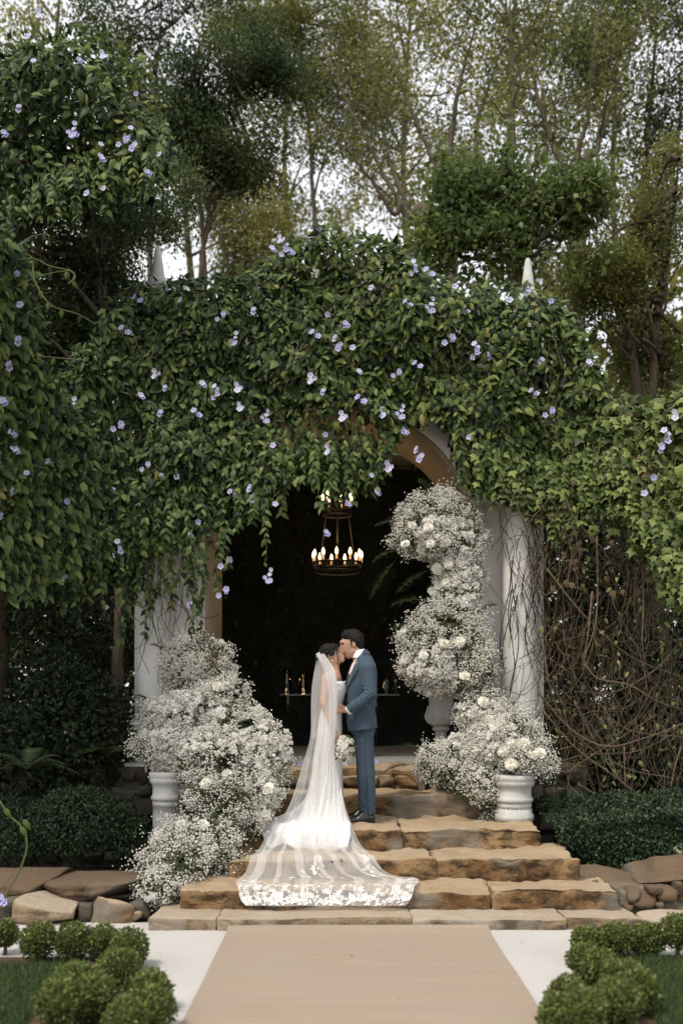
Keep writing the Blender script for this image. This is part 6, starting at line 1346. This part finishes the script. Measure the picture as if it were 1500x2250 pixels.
V = cloth_over(TR, 60, 40, tlift, tfold, 1); n, m = V.shape[:2]
V[..., 1] = np.where((V[..., 2] < Z4 - .01), np.minimum(V[..., 1], STEP[3][0] - .035 + .0 * V[..., 1]), V[..., 1])
V[..., 2] = np.where(V[..., 1] > STEP[3][0] - .03, np.maximum(V[..., 2], Z4 + .055 + .012 * np.sin(V[..., 0] * 40)), V[..., 2])
tr = obj('train', V.reshape(-1, 3), grid_faces(n, m), M['satin'], gown); md = tr.modifiers.new('thickness', 'SOLIDIFY'); md.thickness = .004
# veil
def veil_mat(name, dens):
    m, nt, out = material(name); b = NB(nt); n_ = b.noise(b.pos((1, 1, .12)), 22, 2); f = b.ramp(n_, [(.3, (dens * .88,) * 3), (.7, (min(1, dens * 1.12),) * 3)])
    d = b.n('BsdfDiffuse', Color=(.92, .915, .91)); t = b.n('BsdfTranslucent', Color=(.92, .915, .91)); mx = b.n('MixShader'); mx.inputs[0].default_value = .45; nt.links.new(d.outputs[0], mx.inputs[1]); nt.links.new(t.outputs[0], mx.inputs[2])
    tr_ = b.n('BsdfTransparent'); m2 = b.n('MixShader'); nt.links.new(f, m2.inputs[0]); nt.links.new(tr_.outputs[0], m2.inputs[1]); nt.links.new(mx.outputs[0], m2.inputs[2]); nt.links.new(m2.outputs[0], out.inputs[0]); return m
M['tulle'] = veil_mat('tulle', .38); M['tulle_dense'] = veil_mat('gathered_tulle', .62); 
def lace_mat():
    m, nt, out = material('white_lace'); b = NB(nt); f = b.ramp(b.noise(b.pos(), 130, 2), [(.38, (.25,) * 3), (.6, (.95,) * 3)]); d = b.n('BsdfDiffuse', Color=(.82, .81, .8)); t = b.n('BsdfTransparent'); mx = b.n('MixShader')
    nt.links.new(f, mx.inputs[0]); nt.links.new(t.outputs[0], mx.inputs[1]); nt.links.new(d.outputs[0], mx.inputs[2]); nt.links.new(mx.outputs[0], out.inputs[0]); return m
M['lace'] = lace_mat()
veil = obj('veil', *tube(spline([G(702, 1436, -.05), G(701, 1440, -.01), G(703, 1437, .04)], 4), .012, 8), M['tulle_dense'], br)
VR = [(697, 1440, 713, 1437, 9.19, 9.14), (693, 1462, 728, 1462, 9.14, 9.02), (687, 1488, 738, 1488, 9.1, 8.95), (683, 1520, 740, 1520, 9.08, 8.92), (683, 1560, 739.5, 1560, 9.08, 8.91), (683, 1600, 737, 1600, 9.03, 8.88), (680, 1630, 734, 1630, 9.0, 8.88), (670, 1660, 733, 1660, 8.98, 8.87), (659, 1700, 740, 1700, 8.95, 8.86), (648, 1735, 749, 1735, 8.93, 8.84), (636, 1770, 758, 1770, 8.9, 8.82), (618, 1800, 768, 1800, 8.9, 8.78), (596, 1830, 780, 1832, 8.72, 8.64), (574, 1868, 795, 1866, 8.58, 8.58), (562, 1892, 808, 1892, 8.25, 8.28), (552, 1915, 820, 1918, 8.02, 8.02), (528, 1936, 900, 1934, 7.97, 7.95), (517, 1950, 922, 1938, 7.72, 7.9), (520, 1972, 914, 1966, 7.55, 7.56), (541, 2001, 890, 1999, 7.50, 7.50)]
def vfold(u, v):
    a = .028 * min(1, v * 3) * (1 - .55 * max(0, (v - .7) / .3)); e = (2 * u - 1)
    return a * .8 * math.sin(u * 21 + 2 * math.sin(v * 3)) + a * .35 * math.sin(u * 47 + 3 * v) + .10 * (v < .55) * e * e * (1 - v / .55) * (u < .5)
def vlift(u, v): return .008 * math.sin(u * 17 + v * 9) * max(0, v - .55) * 2
V = cloth_over(VR, 120, 120, vlift, vfold, 2); n, m = V.shape[:2]
fz = floor_z(V[..., 0], V[..., 1]) + .045; V[..., 2] = np.maximum(V[..., 2], fz)
for _ in range(14):                            # let the tulle bridge from one step edge to the next
    V[1:-1] = .5 * V[1:-1] + .25 * (V[:-2] + V[2:]); V[..., 2] = np.maximum(V[..., 2], floor_z(V[..., 0], V[..., 1]) + .045)
mid = V[:, 20:-20:10].mean(1); L_ = np.concatenate([[0], np.cumsum(np.linalg.norm(np.diff(mid, axis=0), axis=1))]); nn_ = 190; s_ = np.linspace(0, L_[-1], nn_)
V = np.stack([[np.interp(s_, L_, V[:, j, a]) for j in range(m)] for a in range(3)], -1).transpose(1, 0, 2); n = nn_; VLEN = L_[-1]
VG = V.copy(); obj('veil_sheet', V.reshape(-1, 3), grid_faces(n, m), M['tulle'], veil)
# soft ridges where the tulle doubles over itself
for u0, u1, v0, v1 in ((.08, .14, .45, 1), (.2, .24, .5, .93), (.33, .4, .4, 1), (.5, .54, .45, .95), (.62, .69, .42, 1), (.78, .82, .5, .96), (.88, .93, .48, 1), (.03, .06, .3, .85), (.94, .97, .35, .9)):
    m_ = 40; rows_ = []
    for i in range(m_):
        v = v0 + (v1 - v0) * i / (m_ - 1); a_ = v * (VG.shape[0] - 1); i0 = min(int(a_), VG.shape[0] - 2); row = VG[i0] * (1 - a_ + i0) + VG[i0 + 1] * (a_ - i0); wob = .02 * math.sin(v * 9 + u0 * 40); sh_ = math.sin(math.pi * min(1, (i + .5) / m_)) ** .5
        um = (u0 + u1) / 2 + wob; hw = (u1 - u0) / 2 * sh_
        for q_ in (-1, -.33, .33, 1):
            f_ = np.clip(um + hw * q_, 0, 1) * (row.shape[0] - 1); j = min(int(f_), row.shape[0] - 2); rows_.append(row[j] * (1 - f_ + j) + row[j + 1] * (f_ - j) + np.array([0, -.012 - .012 * (1 - q_ * q_), .006]))
    obj('veil_fold', np.array(rows_), grid_faces(m_, 4), M['tulle'], veil)
# gathered pleat falling straight from the comb, and the layer behind her back
VP = [(697, 1440, 711, 1436, 9.16, 9.12), (706, 1462, 730, 1462, 9.1, 9.0), (716, 1488, 739, 1488, 9.0, 8.93), (722, 1520, 740, 1520, 8.94, 8.9), (723, 1560, 740, 1560, 8.92, 8.88), (722, 1610, 737, 1610, 8.9, 8.88), (718, 1660, 735, 1660, 8.9, 8.87), (712, 1720, 742, 1720, 8.88, 8.86), (700, 1770, 748, 1770, 8.86, 8.83), (690, 1802, 753, 1802, 8.82, 8.75), (682, 1835, 757, 1836, 8.66, 8.61), (678, 1866, 760, 1868, 8.6, 8.55)]
V = cloth_over(VP, 40, 60, lambda u, v: 0, lambda u, v: .018 * math.sin(u * 22 + 2 * v) - .015, 3); n, m = V.shape[:2]; obj('veil_pleat', V.reshape(-1, 3), grid_faces(n, m), M['tulle_dense'], veil)
VB = [(696, 1441, 708, 1440, 9.24, 9.28), (688, 1488, 712, 1488, 9.2, 9.42), (683, 1540, 712, 1540, 9.16, 9.46), (683, 1590, 708, 1590, 9.12, 9.44), (683.5, 1622, 706, 1622, 9.1, 9.42)]
V = cloth_over(VB, 30, 40, lambda u, v: 0, lambda u, v: .015 * math.sin(u * 20 + 2 * v), 4); n, m = V.shape[:2]; obj('veil_back_layer', V.reshape(-1, 3), grid_faces(n, m), M['tulle'], veil)
V, Fc = Sdf(G(690, 1456, -.12), G(716, 1430, .06), .004).cap(G(700, 1441, -.055), G(706, 1450, -.07), .024, .02, .01).cap(G(701, 1440, -.05), G(702, 1440, .02), .022, .02, .01).disp(lambda g: .003 * np.sin(g[..., 0] * 260 + g[..., 2] * 150)), None
V.build('veil_gather', M['tulle_dense'], veil, 1)
# lace leaves and flowers appliqued on the veil's lower part, laid on its surface
def vpos(u, v):
    n, m = VG.shape[:2]; a = min(max(v, 0), 1) * (n - 1); c = min(max(u, 0), 1) * (m - 1); i, j = min(int(a), n - 2), min(int(c), m - 2); fa, fc = a - i, c - j
    return (VG[i, j] * (1 - fa) * (1 - fc) + VG[i + 1, j] * fa * (1 - fc) + VG[i, j + 1] * (1 - fa) * fc + VG[i + 1, j + 1] * fa * fc) + np.array([0, -.006, .005])
S = Soup(); lr = np.random.default_rng(5)
def lace_leaf(u, v, ang, L, w):
    pts = []; n_ = 9
    for s in (-1, 1):
        for k in range(n_):
            t = k / (n_ - 1); x = L * t; y = s * w * math.sin(math.pi * t) ** .8 * (1 + .18 * math.sin(t * 16)); pts.append((x, y))
    su = np.linalg.norm(vpos(u + .01, v) - vpos(u - .01, v)) / .02; sv = np.linalg.norm(vpos(u, v + .006) - vpos(u, v - .006)) / .012
    W = [vpos(u + (x * math.cos(ang) - y * math.sin(ang)) / max(su, .3), v + (x * math.sin(ang) + y * math.cos(ang)) / max(sv, .5)) for x, y in pts]
    S.add(W, [(k, k + 1, n_ + k + 1, n_ + k) for k in range(n_ - 1)], lr.random())
def lace_sprig(u, v, size):
    a0 = lr.uniform(0, 6.28); k_ = lr.integers(5, 8)
    for k in range(k_): lace_leaf(u, v, a0 + 6.28 * k / k_ + lr.uniform(-.2, .2), size * lr.uniform(.7, 1.15), size * .17)
def uv_at(px, py):
    ux = CX + VG[..., 0] * F / VG[..., 1]; uy = HY - (VG[..., 2] - ZC) * F / VG[..., 1]; i, j = np.unravel_index(np.argmin((ux - px) ** 2 + (uy - py) ** 2), ux.shape); return j / (VG.shape[1] - 1), i / (VG.shape[0] - 1)
for k in range(210):
    u = lr.random(); lace_sprig(u, 1 - (.03 + .13 * abs(lr.normal()) * (.5 + .5 * abs(math.sin(u * 9)))) / VLEN, lr.uniform(.016, .036))
for k in range(170): lace_leaf(lr.random(), 1 - lr.uniform(.012, .06) / VLEN, lr.uniform(0, 6.28), lr.uniform(.02, .045), .009)
for k in range(60): u = lr.choice([lr.uniform(0, .12), lr.uniform(.88, 1)]); lace_sprig(u, 1 - lr.uniform(.03, .4) / VLEN, lr.uniform(.02, .04))
for px_, py_ in ((695, 1895), (703, 1882), (692, 1915), (698, 1925), (805, 1895), (800, 1880), (812, 1910), (815, 1925), (640, 1930), (675, 1928), (560, 1935), (755, 1930), (860, 1940), (620, 1945)):
    u0, v0 = uv_at(px_, py_)
    for k in range(5): lace_sprig(u0 + lr.normal() * .012, v0 + lr.normal() * .022 / VLEN * 1.4, lr.uniform(.014, .028))
S.build('lace_applique', M['lace'], veil, smooth=False, kind='stuff')
# ---- bouquet
bq = empty('bouquet', hb, 'round bouquet of white orchids and roses held low in front of the gown', 'bouquet')
V, Fc = tube([hb + np.array([0, 0, .03]), hb + np.array([-.005, .0, -.0]), hb + np.array([-.012, .01, -.07])], [.013, .011, .014], 10); obj('handle', V, Fc, M['stem'], bq)
bc = G(754, 1638, -.33)
for k in range(46):
    d = unit(rng.normal(size=3)); d[1] = -abs(d[1]); p = bc + d * np.array([.088, .075, .1]) * rng.uniform(.75, 1.0)
    if k % 4 == 0: inst('rose', random.choice(ROSES), bq, face_matrix(p, d, rng.uniform(.03, .04)))
    else: inst('orchid', ORCH[k % 3] if 'ORCH' in globals() else random.choice(CLUS), bq, face_matrix(p, d, rng.uniform(.024, .038)))
N = 60; d = unit(rng.normal(size=(N, 3))); d[:, 1] = -abs(d[:, 1]) * .6; pos = bc + d * np.array([.08, .07, .09]); scatter('leaves', pos, d + rnd(N, .4), d + rnd(N, .5), rng.uniform(.03, .06, N), DIA3, M['greenery'], bq)
